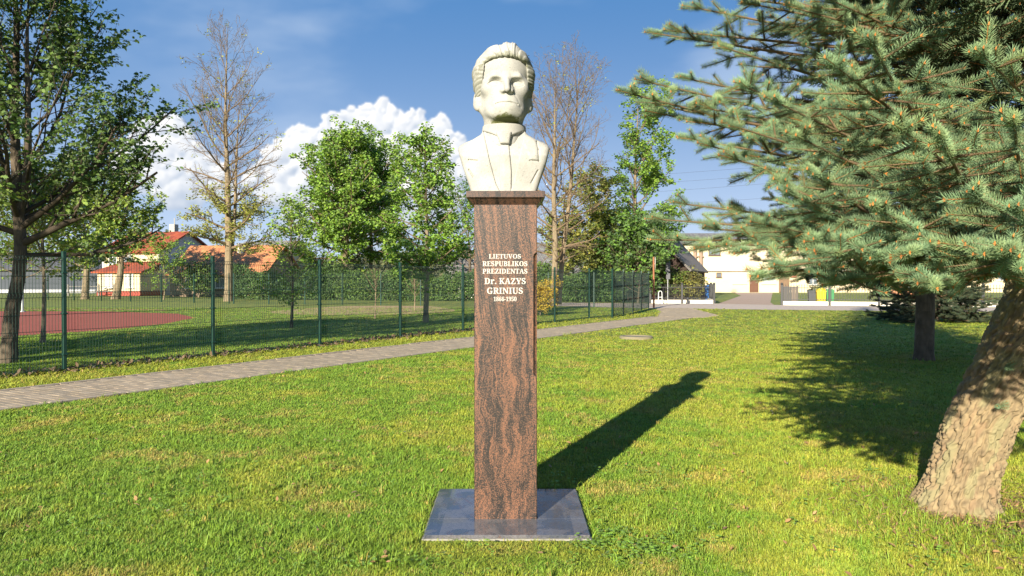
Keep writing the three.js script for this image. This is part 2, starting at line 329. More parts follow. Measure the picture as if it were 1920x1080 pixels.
{
  const speck = (x, y, z) => { const g = noise3(x * 260, y * 260, z * 260), h = noise3(x * 230 + 7, y * 230, z * 230), m = noise3(x * 14, y * 14 + 3, z * 14); return 0.9 + 0.24 * (m - 0.5) + 0.24 * (g - 0.5) - (h > 0.84 ? 0.3 * sstep(0.84, 0.92, h) : 0); };
  const stone = (x, y, z) => { const k = speck(x, y, z); return [0.42 * k, 0.412 * k, 0.385 * k]; };
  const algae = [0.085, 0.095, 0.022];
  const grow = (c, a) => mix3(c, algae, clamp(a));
  const grain = (x, y, z) => 0.55 * noise3(x * 60, y * 60, z * 60) + 0.45 * noise3(x * 150, y * 150, z * 150);
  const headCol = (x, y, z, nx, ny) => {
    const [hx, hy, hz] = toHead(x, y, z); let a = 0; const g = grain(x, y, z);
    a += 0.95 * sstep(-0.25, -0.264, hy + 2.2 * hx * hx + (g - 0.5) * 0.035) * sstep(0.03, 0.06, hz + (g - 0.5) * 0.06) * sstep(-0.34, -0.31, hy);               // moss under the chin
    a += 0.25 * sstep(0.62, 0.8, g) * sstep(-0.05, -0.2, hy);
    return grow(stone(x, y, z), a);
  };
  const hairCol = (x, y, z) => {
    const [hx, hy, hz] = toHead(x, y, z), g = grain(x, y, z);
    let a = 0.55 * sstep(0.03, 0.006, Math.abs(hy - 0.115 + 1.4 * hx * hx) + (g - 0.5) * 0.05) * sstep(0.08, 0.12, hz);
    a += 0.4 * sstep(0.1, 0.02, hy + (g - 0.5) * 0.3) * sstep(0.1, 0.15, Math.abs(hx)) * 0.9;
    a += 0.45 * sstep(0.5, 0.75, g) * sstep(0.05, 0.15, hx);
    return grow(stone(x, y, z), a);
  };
  const coat = (x, y, z) => { const g = grain(x, y, z); return grow(stone(x, y, z), 0.12 * sstep(0.6, 0.8, g)); };
  const bust = thing('stone_bust', 'cream carved stone bust of a man in jacket and tie on the granite pedestal', 'statue', [-0.04, 2.087, -4.885]);
  const m = new THREE.MeshStandardMaterial({ vertexColors: true, roughness: 0.85 });
  const wrap = (f) => (x, y, z) => { const h = toHead(x, y, z); return f(h[0], h[1], h[2]); };
  part('jacket', surfaceNets(jacketSDF, [-0.34, -0.05, -0.17], [0.32, 0.47, 0.2], 0.0055, coat), m, bust);
  part('shirt', surfaceNets(shirtSDF, [-0.2, -0.05, 0.0], [0.18, 0.47, 0.18], 0.005, coat), m, bust);
  part('tie', surfaceNets(tieSDF, [-0.08, -0.03, 0.0], [0.06, 0.39, 0.19], 0.0035, coat), m, bust);
  part('collar', surfaceNets(collarSDF, [-0.19, 0.3, -0.2], [0.17, 0.48, 0.15], 0.004, coat), m, bust);
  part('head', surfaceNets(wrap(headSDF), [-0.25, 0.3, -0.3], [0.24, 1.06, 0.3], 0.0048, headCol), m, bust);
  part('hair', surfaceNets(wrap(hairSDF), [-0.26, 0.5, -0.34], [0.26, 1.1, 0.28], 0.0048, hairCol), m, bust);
}
// ---------- the granite pedestal and its plinth
{
  const grainTex = (seed, red) => texture(512, 2048, (u, v) => {
    const x = u * 0.4, y = v * 2.05;                                 // metres
    const lens = sstep(0.74, 0.4, v), bend = fbm2(x * 7 + seed, y * 2.6, 3, 7);
    const wx = x * 46 + 3.4 * (fbm2(x * 12, y * 7 + seed, 3, 11) - 0.5) * (0.3 + lens) + (v > 0.55 ? (v - 0.55) * 15 : 0) + bend * 1.6;
    const band = 0.5 * fbm2(wx * 0.62, y * (1.3 + 3.4 * lens) + seed, 3, 3) + 0.5 * fbm2(wx * 2.2 + 9, y * (3 + 4 * lens), 3, 17);
    const g = hash3(Math.floor(u * 140), Math.floor(v * 700), 5 + seed), g2 = noise2(u * 170, v * 860, 8 + seed), f = band + (g2 - 0.5) * 0.62 + (g - 0.5) * 0.26;
    const pink = [0.2, 0.092, 0.052], grey = [0.05, 0.041, 0.036], dark = [0.013, 0.012, 0.012];
    let c = mix3(dark, grey, sstep(0.34, 0.46, f)); c = mix3(c, pink, sstep(0.5, 0.62, f) * red);
    const k = 0.82 + 0.36 * g2; return [c[0] * k, c[1] * k, c[2] * k];
  });
  const shaftMap = grainTex(3, 1), capMap = grainTex(11, 0.45); capMap.repeat.set(1, 1);
  const shaftM = new THREE.MeshStandardMaterial({ map: shaftMap, roughness: 0.42 });
  const capM = new THREE.MeshStandardMaterial({ map: capMap, color: rgb([0.8, 0.72, 0.7]), roughness: 0.4 });
  const metreUV = (g, w, h, oy = 0) => {                              // uv so that one texture covers w by h metres
    g = g.index ? g.toNonIndexed() : g; g.computeVertexNormals(); const p = g.attributes.position, n = g.attributes.normal, uv = new Float32Array(p.count * 2);
    for (let i = 0; i < p.count; i++) { const ax = Math.abs(n.getX(i)), ay = Math.abs(n.getY(i)); uv[2 * i] = (ay > 0.7 ? p.getX(i) : ax > 0.7 ? p.getZ(i) + 0.13 : p.getX(i)) / w + 0.5; uv[2 * i + 1] = ((ay > 0.7 ? p.getZ(i) : p.getY(i)) - oy) / h; }
    g.setAttribute('uv', new THREE.BufferAttribute(uv, 2)); return g;
  };
  const X = -0.04, Z = -4.885, B = 0.03, TOP = 2.004;
  const ped = thing('granite_pedestal', 'tall red brown granite pillar with white lettering under the bust', 'pedestal', [X, 0, Z]);
  // shaft: a small chamfer all round, and a cove cut down the right front edge
  const hw = 0.197, hd = 0.205, ch = 0.004, sh = new THREE.Shape();
  sh.moveTo(-hw + ch, -hd); sh.lineTo(hw - ch, -hd); sh.lineTo(hw, -hd + ch); sh.lineTo(hw, hd - ch); sh.lineTo(hw - ch, hd); sh.lineTo(-hw + ch, hd); sh.lineTo(-hw, hd - ch); sh.lineTo(-hw, -hd + ch); sh.closePath();
  let g = new THREE.ExtrudeGeometry(sh, { depth: TOP - B, bevelEnabled: false }).rotateX(-Math.PI / 2).translate(0, B, 0);
  const y0 = ht(706, 4.68), y1 = ht(474, 4.68), cr = 0.03;
  const cutter = merged([new THREE.CylinderGeometry(cr, cr, y1 - y0 - 0.05, 20).translate(0, (y0 + y1) / 2, 0)]).translate(hw + 0.006, 0, hd + 0.004);
  const ball = (y) => new THREE.SphereGeometry(cr, 20, 12).translate(hw + 0.006, y, hd + 0.004);
  const ev = new Evaluator(); ev.attributes = ['position', 'normal']; ev.useGroups = false;
  const brush = (q) => { const b = new Brush(q); b.updateMatrixWorld(); return b; };
  const strip = (q) => { q.deleteAttribute('uv'); return q; };
  let res = brush(strip(g));
  for (const q of [cutter, ball(y0 + 0.025), ball(y1 - 0.025)]) res = ev.evaluate(res, brush(strip(q)), SUBTRACTION);
  g = metreUV(res.geometry, 0.4, 2.05, B);
  part('shaft', g, shaftM, ped);
  // capital: a plate over a sloped course
  const plate = metreUV(rbox(0.49, 0.042, 0.49, 0.004, 0, TOP + 0.062, 0), 0.4, 2.05); part('cap_plate', plate, capM, ped);
  const cone = new THREE.CylinderGeometry(0.233 * Math.SQRT2, 0.2 * Math.SQRT2, 0.04, 4, 1).rotateY(Math.PI / 4).translate(0, TOP + 0.02, 0);
  part('cap_cornice', metreUV(cone, 0.4, 2.05), capM, ped);
  // lettering, each line a raised inlay of white paint
  const font = await new FontLoader().loadAsync('fonts/droid/droid_serif_bold.typeface.json'), white = std([0.52, 0.5, 0.46], 0.7);
  for (const [txt, cx, yb, w, h] of [['LIETUVOS', 946.6, 484.8, 60, 8.4], ['RESPUBLIKOS', 946.8, 499, 84, 9.2], ['PREZIDENTAS', 946.8, 513, 84, 9.2], ['Dr. KAZYS', 947, 532.6, 77, 11.4], ['GRINIUS', 946.7, 550.8, 67, 11.6], ['1866-1950', 947, 564.6, 43, 8.4]]) {
    const s = 4.68 / FOCAL, t = new TextGeometry(txt, { font, size: 0.03, depth: 0.0016, curveSegments: 5, bevelEnabled: false }); t.computeBoundingBox();
    const b = t.boundingBox; t.translate(-(b.min.x + b.max.x) / 2, 0, 0);
    const capH = 0.03 * 0.98; t.scale(w * s / (b.max.x - b.min.x), h * s / (b.max.y > 0 ? b.max.y : capH), 1);
    t.translate((cx - 960) * s - X, ht(yb, 4.68), hd - 0.0003); part('inscription', t, white, ped);
  }
  // plinth: four polished slabs round the shaft on a pale concrete bed
  const slabMap = texture(512, 512, (u, v) => {
    const w = fbm2(u * 5, v * 5, 4, 60, 5), n = fbm2(u * 9 + w * 3, v * 3 + w * 2, 4, 50), q = noise2(u * 180, v * 180, 4), vein = sstep(0.03, 0.0, Math.abs(n - 0.5)) * 0.6;
    let c = mix3([0.07, 0.078, 0.1], [0.14, 0.135, 0.145], sstep(0.35, 0.7, n)); c = mix3(c, [0.13, 0.075, 0.055], vein * (0.5 + q) * sstep(0.4, 0.6, w)); const k = 0.7 + 0.6 * q; return [c[0] * k, c[1] * k, c[2] * k];
  });
  const slabRough = texture(512, 512, (u, v) => { const n = fbm2(u * 7, v * 7, 5, 70, 7); const k = 0.07 + 0.2 * sstep(0.45, 0.75, n); return [k, k, k]; }, false);
  const slabM = new THREE.MeshPhysicalMaterial({ map: slabMap, roughnessMap: slabRough, roughness: 1, metalness: 0, ior: 1.75 });
  const pl = thing('granite_plinth', 'low square plinth of polished dark granite slabs lying in the grass', 'plinth', [-0.03, 0, -4.875]);
  const H = 0.49, gap = 0.0015, fz = 0.185, sx = 0.21;
  const slab = (x0, x1, z0, z1) => { const q = rbox(x1 - x0 - gap, 0.02, z1 - z0 - gap, 0.002, (x0 + x1) / 2, B - 0.01, (z0 + z1) / 2); part('slab', metreUV(q, 0.8, 0.8), slabM, pl); };
  slab(-H, H, fz, H); slab(-H, -sx + 0.02, -H, fz); slab(sx - 0.02, H, -H, fz); slab(-sx + 0.02, sx - 0.02, -H, -0.2);
  const bedM = new THREE.MeshStandardMaterial({ color: rgb([0.3, 0.285, 0.25]), roughness: 0.95, bumpMap: texture(256, 256, (u, v) => { const n = fbm2(u * 40, v * 40, 3, 2, 40); return [n, n, n]; }, false), bumpScale: 0.004 });
  part('concrete_bed', metreUV(rbox(1.005, 0.06, 1.005, 0.004, 0, B - 0.0205 - 0.03, 0), 1, 1), bedM, pl);
}
// ---------- ground, path, pavement, track
const FENCE0 = V(-7.47, 0, -12.45), FSTEP = V(1.503, 0, -2.44);        // first post in view, step to the next
const fenceAt = (k) => FENCE0.clone().addScaledVector(FSTEP, k);
const PDIR = V(0.524, 0, -0.852), PNOR = V(0.852, 0, 0.524);           // along the path, across it to the right
const pathC = V(-4.88, 0, -12.2);                                      // a point on the middle of the path
const pathXY = (s, t) => pathC.clone().addScaledVector(PDIR, s).addScaledVector(PNOR, t);
const inPoly = (x, z, p) => { let c = false; for (let i = 0, j = p.length - 1; i < p.length; j = i++) if ((p[i][1] > z) !== (p[j][1] > z) && x < (p[j][0] - p[i][0]) * (z - p[i][1]) / (p[j][1] - p[i][1]) + p[i][0]) c = !c; return c; };
const onPath = (x, z, m = 0) => { const dx = x - pathC.x, dz = z - pathC.z, s = dx * PDIR.x + dz * PDIR.z, t = dx * PNOR.x + dz * PNOR.z; return s > -30 && s < 22.2 && Math.abs(t) < 0.82 + m; };
const FLARE = [[6.0, -30.6], [7.75, -30.4], [9.0, -32.5], [9.9, -41.5], [7.9, -41.2], [7.4, -37], [6.3, -32.2]];
const SIDEWALK = [[7.6, -41], [18.3, -37.6], [60, -25], [66, -31], [22, -44], [16.9, -46.3], [13.4, -49.5], [9.4, -49.9], [2, -52], [1, -46]];
const DRIVE = [[13.6, -49.2], [16.4, -46.7], [18, -52], [33, -94.5], [28, -94.5], [23, -75]];
const TRACK = [[-45, -18.5], [-16, -19.2], [-13.9, -20.2], [-12.5, -22.8], [-12.2, -26.4], [-13.0, -30.6], [-15.4, -34.4], [-20, -36.9], [-45, -38.5]];
const SOIL = []; for (let k = 0; k < 28; k++) { const a = k / 28 * Math.PI * 2; SOIL.push([-7.4 + Math.cos(a) * 4.4 * (1 + 0.1 * Math.sin(3 * a)), -39 + Math.sin(a) * 6.5 * (1 + 0.08 * Math.cos(2 * a))]); }
{
  // lawn: patches of green and yellowed grass over thatch
  const turf = texture(1024, 1024, (u, v) => {
    const a = fbm2(u * 8, v * 8, 4, 1, 8), b = fbm2(u * 40, v * 40, 3, 2, 40), f = noise2(u * 512, v * 512, 3, 512), q = noise2(u * 256, v * 256, 4, 256);
    let c = mix3([0.1, 0.17, 0.02], [0.26, 0.27, 0.04], sstep(0.35, 0.68, 0.6 * a + 0.4 * b)); c = mix3(c, [0.24, 0.18, 0.08], 0.5 * sstep(0.68, 0.85, q));
    const k = 0.5 + 0.85 * f * (0.6 + 0.6 * q); return [c[0] * k, c[1] * k, c[2] * k];
  });
  const g = new THREE.BufferGeometry(), ax = []; for (let i = -70; i <= 70; i++) ax.push(Math.sinh(i / 70 * 5.2) * 900 / Math.sinh(5.2));
  const n = ax.length, P = [], C = [], U = [], N = [], I = [];
  for (let j = 0; j < n; j++) for (let i = 0; i < n; i++) {
    const x = ax[i], z = ax[j] - 12; P.push(x, 0, z); N.push(0, 1, 0); U.push(x / 3.1, z / 3.1);
    const m = fbm2(x * 0.16 + 4, z * 0.16, 3, 77), w = fbm2(x * 0.05, z * 0.05 + 8, 2, 78); C.push(0.8 + 0.5 * m, 0.86 + 0.3 * m, 0.9 - 0.2 * w);
    if (i && j) { const a = j * n + i; I.push(a - n - 1, a - 1, a, a - n - 1, a, a - n); }
  }
  g.setAttribute('position', new THREE.Float32BufferAttribute(P, 3)); g.setAttribute('normal', new THREE.Float32BufferAttribute(N, 3)); g.setAttribute('uv', new THREE.Float32BufferAttribute(U, 2)); g.setAttribute('color', new THREE.Float32BufferAttribute(C, 3)); g.setIndex(I);
  structure('ground', g, new THREE.MeshStandardMaterial({ map: turf, vertexColors: true, roughness: 0.95 }));
  const sheet = (poly, y, uvs = 1) => { const s = new THREE.Shape(poly.map(([x, z]) => new THREE.Vector2(x, -z))), q = new THREE.ShapeGeometry(s).rotateX(-Math.PI / 2).translate(0, y, 0), p = q.attributes.position, uv = q.attributes.uv; for (let i = 0; i < p.count; i++) uv.setXY(i, p.getX(i) / uvs, p.getZ(i) / uvs); return q; };
  const grit = (base, seed, amp = 0.5) => texture(512, 512, (u, v) => { const k = 1 + amp * (0.6 * (fbm2(u * 12, v * 12, 4, seed, 12) - 0.5) + 0.7 * (noise2(u * 256, v * 256, seed + 5, 256) - 0.5)); return [base[0] * k, base[1] * k, base[2] * k]; });
  structure('pavement', sheet(SIDEWALK, 0.006, 2), new THREE.MeshStandardMaterial({ map: grit([0.46, 0.37, 0.3], 21), roughness: 0.95 }));
  structure('driveway', sheet(DRIVE, 0.01, 2), new THREE.MeshStandardMaterial({ map: grit([0.38, 0.27, 0.2], 22), roughness: 0.95 }));
  structure('running_track', sheet(TRACK, 0.006, 3), new THREE.MeshStandardMaterial({ map: grit([0.3, 0.062, 0.032], 23, 0.6), roughness: 0.9 }));
  structure('track_strip', sheet([[-45, -39.6], [-20, -38.9], [-17.5, -38], [-17, -38.5], [-20, -39.9], [-45, -40.8]], 0.007, 3), new THREE.MeshStandardMaterial({ map: grit([0.42, 0.2, 0.11], 24, 0.5), roughness: 0.9 }));
  structure('bare_soil', sheet(SOIL, 0.006, 3), new THREE.MeshStandardMaterial({ map: grit([0.42, 0.28, 0.14], 25, 1.1), roughness: 1 }));

  // the paved path: bed, pavers laid in rows across it, thin kerb stones
  const path = new THREE.Group(); path.name = 'path'; path.userData = { kind: 'structure' }; scene.add(path);
  const quad = (s0, s1, t0, t1) => [[s0, t0], [s1, t0], [s1, t1], [s0, t1]].map(([s, t]) => { const p = pathXY(s, t); return [p.x, p.z]; });
  part('bed', sheet(quad(-30, 22.2, -0.82, 0.82), 0.004, 1), std([0.14, 0.115, 0.085], 1), path);
  part('bed', sheet(FLARE, 0.0055, 1), std([0.14, 0.115, 0.085], 1), path);
  const r = rng(5), ry = Math.atan2(PDIR.x, PDIR.z), pav = rbox(0.197, 0.05, 0.097, 0.006, 0, 0, 0, 1), tone = [], all = [];
  const sandMap = grit([1, 1, 1], 29, 0.7);
  for (const c of [[0.36, 0.28, 0.195], [0.32, 0.25, 0.17], [0.39, 0.31, 0.22], [0.29, 0.235, 0.17]]) tone.push(new THREE.MeshStandardMaterial({ color: rgb(c), map: sandMap, roughness: 0.95 }));
  for (let a = 0; a < 520; a++) for (let b = 0; b < 8; b++) {           // running bond
    const s = -29.95 + a * 0.1, t = -0.75 + b * 0.2 + (a % 2 ? 0.1 : 0) - 0.02; if (t > 0.74) continue;
    const p = pathXY(s, t); if (p.z > -6) continue; all.push([p, 0, -0.0145 + r() * 0.004]);
  }
  for (let x = 5.9; x < 10; x += 0.2) for (let z = -30.5; z > -41.6; z -= 0.1) if (inPoly(x, z, FLARE) && !onPath(x, z, 0.1)) all.push([V(x, 0, z), 1, -0.0125 + r() * 0.004]);
  all.sort((a, b) => a[0].length() - b[0].length());
  const inView = (p) => Math.abs(p.x / -p.z) < 0.70;
  const near = all.filter((q) => inView(q[0])).slice(0, 300), set = new Set(near);
  for (const q of near) { const o = part('paver', pav, tone[r() * 4 | 0], path); o.position.set(q[0].x, q[2], q[0].z); o.rotation.set((r() - 0.5) * 0.02, q[1] ? 0 : ry, (r() - 0.5) * 0.014); }
  const rest = all.filter((q) => !set.has(q)), im = shade(new THREE.InstancedMesh(pav, new THREE.MeshStandardMaterial({ map: sandMap, roughness: 0.95 }), rest.length)), M = new THREE.Matrix4(), E = new THREE.Euler(), Q = new THREE.Quaternion(), col = new THREE.Color();
  rest.forEach((q, i) => { E.set((r() - 0.5) * 0.02, q[1] ? 0 : ry, 0); M.compose(V(q[0].x, q[2], q[0].z), Q.setFromEuler(E), V(1, 1, 1)); im.setMatrixAt(i, M); const k = 0.8 + 0.35 * r(); im.setColorAt(i, col.setRGB(0.34 * k, 0.27 * k, 0.185 * k)); });
  im.name = 'paving'; im.userData = { kind: 'stuff' }; path.add(im);
  const kerbM = std([0.34, 0.28, 0.22], 0.95);
  for (const side of [-1, 1]) { const list = []; for (let s = -10; s < 22; s += 1.0) { const p = pathXY(s + 0.5, side * 0.85), q = rbox(0.06, 0.06, 0.985, 0.008, 0, 0, 0, 1).rotateY(ry).translate(p.x, -0.008 + r() * 0.008, p.z); list.push(q); } part('kerb', merged(list), kerbM, path).userData.kind = 'stuff'; }
  // concrete cover in the lawn
  const cover = thing('concrete_cover', 'flat round concrete cover lying in the lawn right of the pillar', 'cover', [gx(1193, 19.6), 0, -19.6]);
  const cm = new THREE.MeshStandardMaterial({ map: grit([0.22, 0.19, 0.12], 33, 0.9), roughness: 0.95 });
  part('rim', new THREE.LatheGeometry([[0.34, 0.0], [0.34, 0.07], [0.355, 0.075], [0.42, 0.075], [0.435, 0.065], [0.44, 0.0]].map(([a, b]) => new THREE.Vector2(a, b)), 32), cm, cover);
  part('lid', new THREE.LatheGeometry([[0, 0.062], [0.3, 0.062], [0.33, 0.058], [0.335, 0.0]].map(([a, b]) => new THREE.Vector2(a, b)), 32), cm, cover);
}
// ---------- green wire-mesh fence round the sports field
{
  const green = std([0.006, 0.042, 0.029], 0.42), wireM = std([0.006, 0.03, 0.022], 0.5), H = 1.93;
  // one panel of wires; folds along the height stand out towards +z
  const folds = [[0.05, 0], [0.62, 0], [0.66, 0.04], [0.7, 0], [1.25, 0], [1.29, 0.04], [1.33, 0], [1.86, 0], [1.89, 0.035], [1.92, 0]];
  function panelGeo(len, pitch, h = 1, flat = false) {
    const t = new Tris(), prof = flat ? [[0.05, 0], [1.92, 0]] : folds;
    for (let x = pitch / 2; x < len; x += pitch) t.tube(prof.map(([y, z]) => V(x, y * h, z)), prof.map(() => 0.0038), 3);
    for (const y of [0.06, 0.3, 0.62, 0.7, 0.97, 1.25, 1.33, 1.6, 1.86, 1.92]) t.tube([V(0, y * h, 0.002), V(len, y * h, 0.002)], [0.0042, 0.0042], 4);
    return t.geo();
  }
  const postGeo = merged([rbox(0.06, H + 0.06, 0.06, 0.008, 0, (H + 0.06) / 2, 0)]), clip = rbox(0.085, 0.03, 0.085, 0.006), capG = rbox(0.064, 0.03, 0.064, 0.008, 0, H + 0.07, 0);
  function run(name, label, pts, pitch, h = 1, flat = false) {
    const f = thing(name, label, 'fence', pts[0].toArray());
    const o = pts[0];
    pts.forEach((p, k) => {
      const post = part('post', postGeo, green, f); post.position.copy(p).sub(o); post.scale.y = h;
      const next = pts[Math.min(k + 1, pts.length - 1)], prev = pts[Math.max(0, k - 1)], ry = Math.atan2(-(next.z - prev.z), next.x - prev.x); post.rotation.y = ry;
      part('post_cap', capG, green, post);
      for (const y of [0.3, 0.98, 1.66]) part('clamp', clip, green, post).position.y = y;
      if (k + 1 < pts.length) {
        const len = p.distanceTo(next), m = part('mesh_panel', panelGeo(len, pitch, h, flat), wireM, f);
        m.position.copy(p).sub(o); m.rotation.y = Math.atan2(-(next.z - p.z), next.x - p.x);
      }
    });
    return f;
  }
  const a = []; for (let k = -3; k <= 7; k++) a.push(fenceAt(k));
  const corner = V(4.12, 0, -30.7); a.push(corner);
  run('mesh_fence', 'long green wire mesh fence with square posts running beside the paved path', a, 0.05);
  const b = [0, 0.25, 0.5, 0.75, 1].map((t) => V(mix(4.12, 7.43, t), 0, mix(-30.7, -40.6, t)));
  b[0] = V(4.16, 0, -30.78);
  run('mesh_fence', 'green mesh fence bay seen edge on, ending beside the rusty sign pole', b, 0.055);
  const c = []; for (let k = 0; k <= 10; k++) c.push(V(7.2 - k * 2.55, 0, -41.6 - k * 0.75));
  run('mesh_fence', 'far green mesh fence closing the field in front of the dark hedge', c, 0.12);
  const d = []; for (let k = 0; k <= 7; k++) d.push(V(-18.8 - k * 3, 0, -49.6 - k * 1.6));
  run('mesh_fence', 'distant mesh fence across the field in front of the red roofed houses', d, 0.14);
}
// ---------- broad-leaved trees: trunk, limbs, twigs, and leaves placed on the twigs
const leafM = (c) => new THREE.MeshPhysicalMaterial({ color: rgb(c), vertexColors: true, roughness: 0.75, transmission: 0.35, thickness: 0, side: THREE.DoubleSide });
function leafGeo(t, o, dir, nrm, len, wid, lobes, c) {               // one leaf: folded along its midrib
  const side = dir.clone().cross(nrm).normalize(), up = side.clone().cross(dir).normalize();
  const prof = lobes ? [[0, 0], [0.12, 0.34], [0.3, 0.3], [0.36, 0.52], [0.55, 0.3], [0.68, 0.36], [0.72, 0.16], [1, 0]] : [[0, 0], [0.22, 0.3], [0.5, 0.42], [0.78, 0.24], [1, 0]];
  const mid = prof.map(([u]) => t.vert(o.clone().addScaledVector(dir, u * len).addScaledVector(up, -0.12 * len * u * u), up, c));
  for (const s of [1, -1]) {
    const e = prof.map(([u, w]) => t.vert(o.clone().addScaledVector(dir, (u + (lobes && w > 0.33 ? 0.1 : 0)) * len).addScaledVector(side, s * w * wid).addScaledVector(up, 0.22 * w * wid - 0.12 * len * u * u), up, c));
    for (let k = 0; k + 1 < prof.length; k++) { if (k) t.i.push(mid[k], e[k], mid[k + 1]); if (k + 2 < prof.length || !k) t.i.push(e[k], e[k + 1], mid[k + 1]); }
  }
}
function clumpGeo(seed, n, spread, len, wid, lobes, droop = 0.3) {
  const t = new Tris(), r = rng(seed);
  for (let k = 0; k < n; k++) {
    const a = k / n * 6.283 + r() * 1.2, o = V((r() - 0.5) * spread, (r() - 0.5) * spread * 0.8, (r() - 0.5) * spread), d = V(Math.cos(a), -droop + (r() - 0.4) * 0.9, Math.sin(a)).normalize(), q = 0.75 + r() * 0.5, v = 0.75 + r() * 0.5;
    leafGeo(t, o, d, V((r() - 0.5) * 3, 0.8, (r() - 0.5) * 3).normalize(), len * q, wid * q, lobes, [v * (0.9 + 0.25 * r()), v, v * 0.9]);
  }
  return t.geo();
}
const barkTex = (a, b, seed, wide = 8) => texture(256, 512, (u, v) => { const n = fbm2(u * wide, v * wide * 0.5, 4, seed, wide), f = Math.abs(noise2(u * 24, v * 10, seed + 9, 24) - 0.5) * 2, c = mix3(a, b, clamp(n * 0.9 + f * 0.35 - 0.1)); return c; });
const barkGrey = new THREE.MeshStandardMaterial({ map: barkTex([0.1, 0.075, 0.05], [0.3, 0.24, 0.17], 3), roughness: 0.95, bumpMap: texture(128, 256, (u, v) => { const n = fbm2(u * 16, v * 8, 3, 4, 16); return [n, n, n]; }, false), bumpScale: 0.02 });
const barkPale = new THREE.MeshStandardMaterial({ map: barkTex([0.13, 0.095, 0.06], [0.34, 0.27, 0.17], 13), roughness: 0.95, bumpMap: barkGrey.bumpMap, bumpScale: 0.02 });
const barkDark = new THREE.MeshStandardMaterial({ map: barkTex([0.045, 0.036, 0.026], [0.17, 0.13, 0.09], 23), roughness: 0.95, bumpMap: barkGrey.bumpMap, bumpScale: 0.03 });
const twigM = std([0.17, 0.125, 0.08], 0.9);

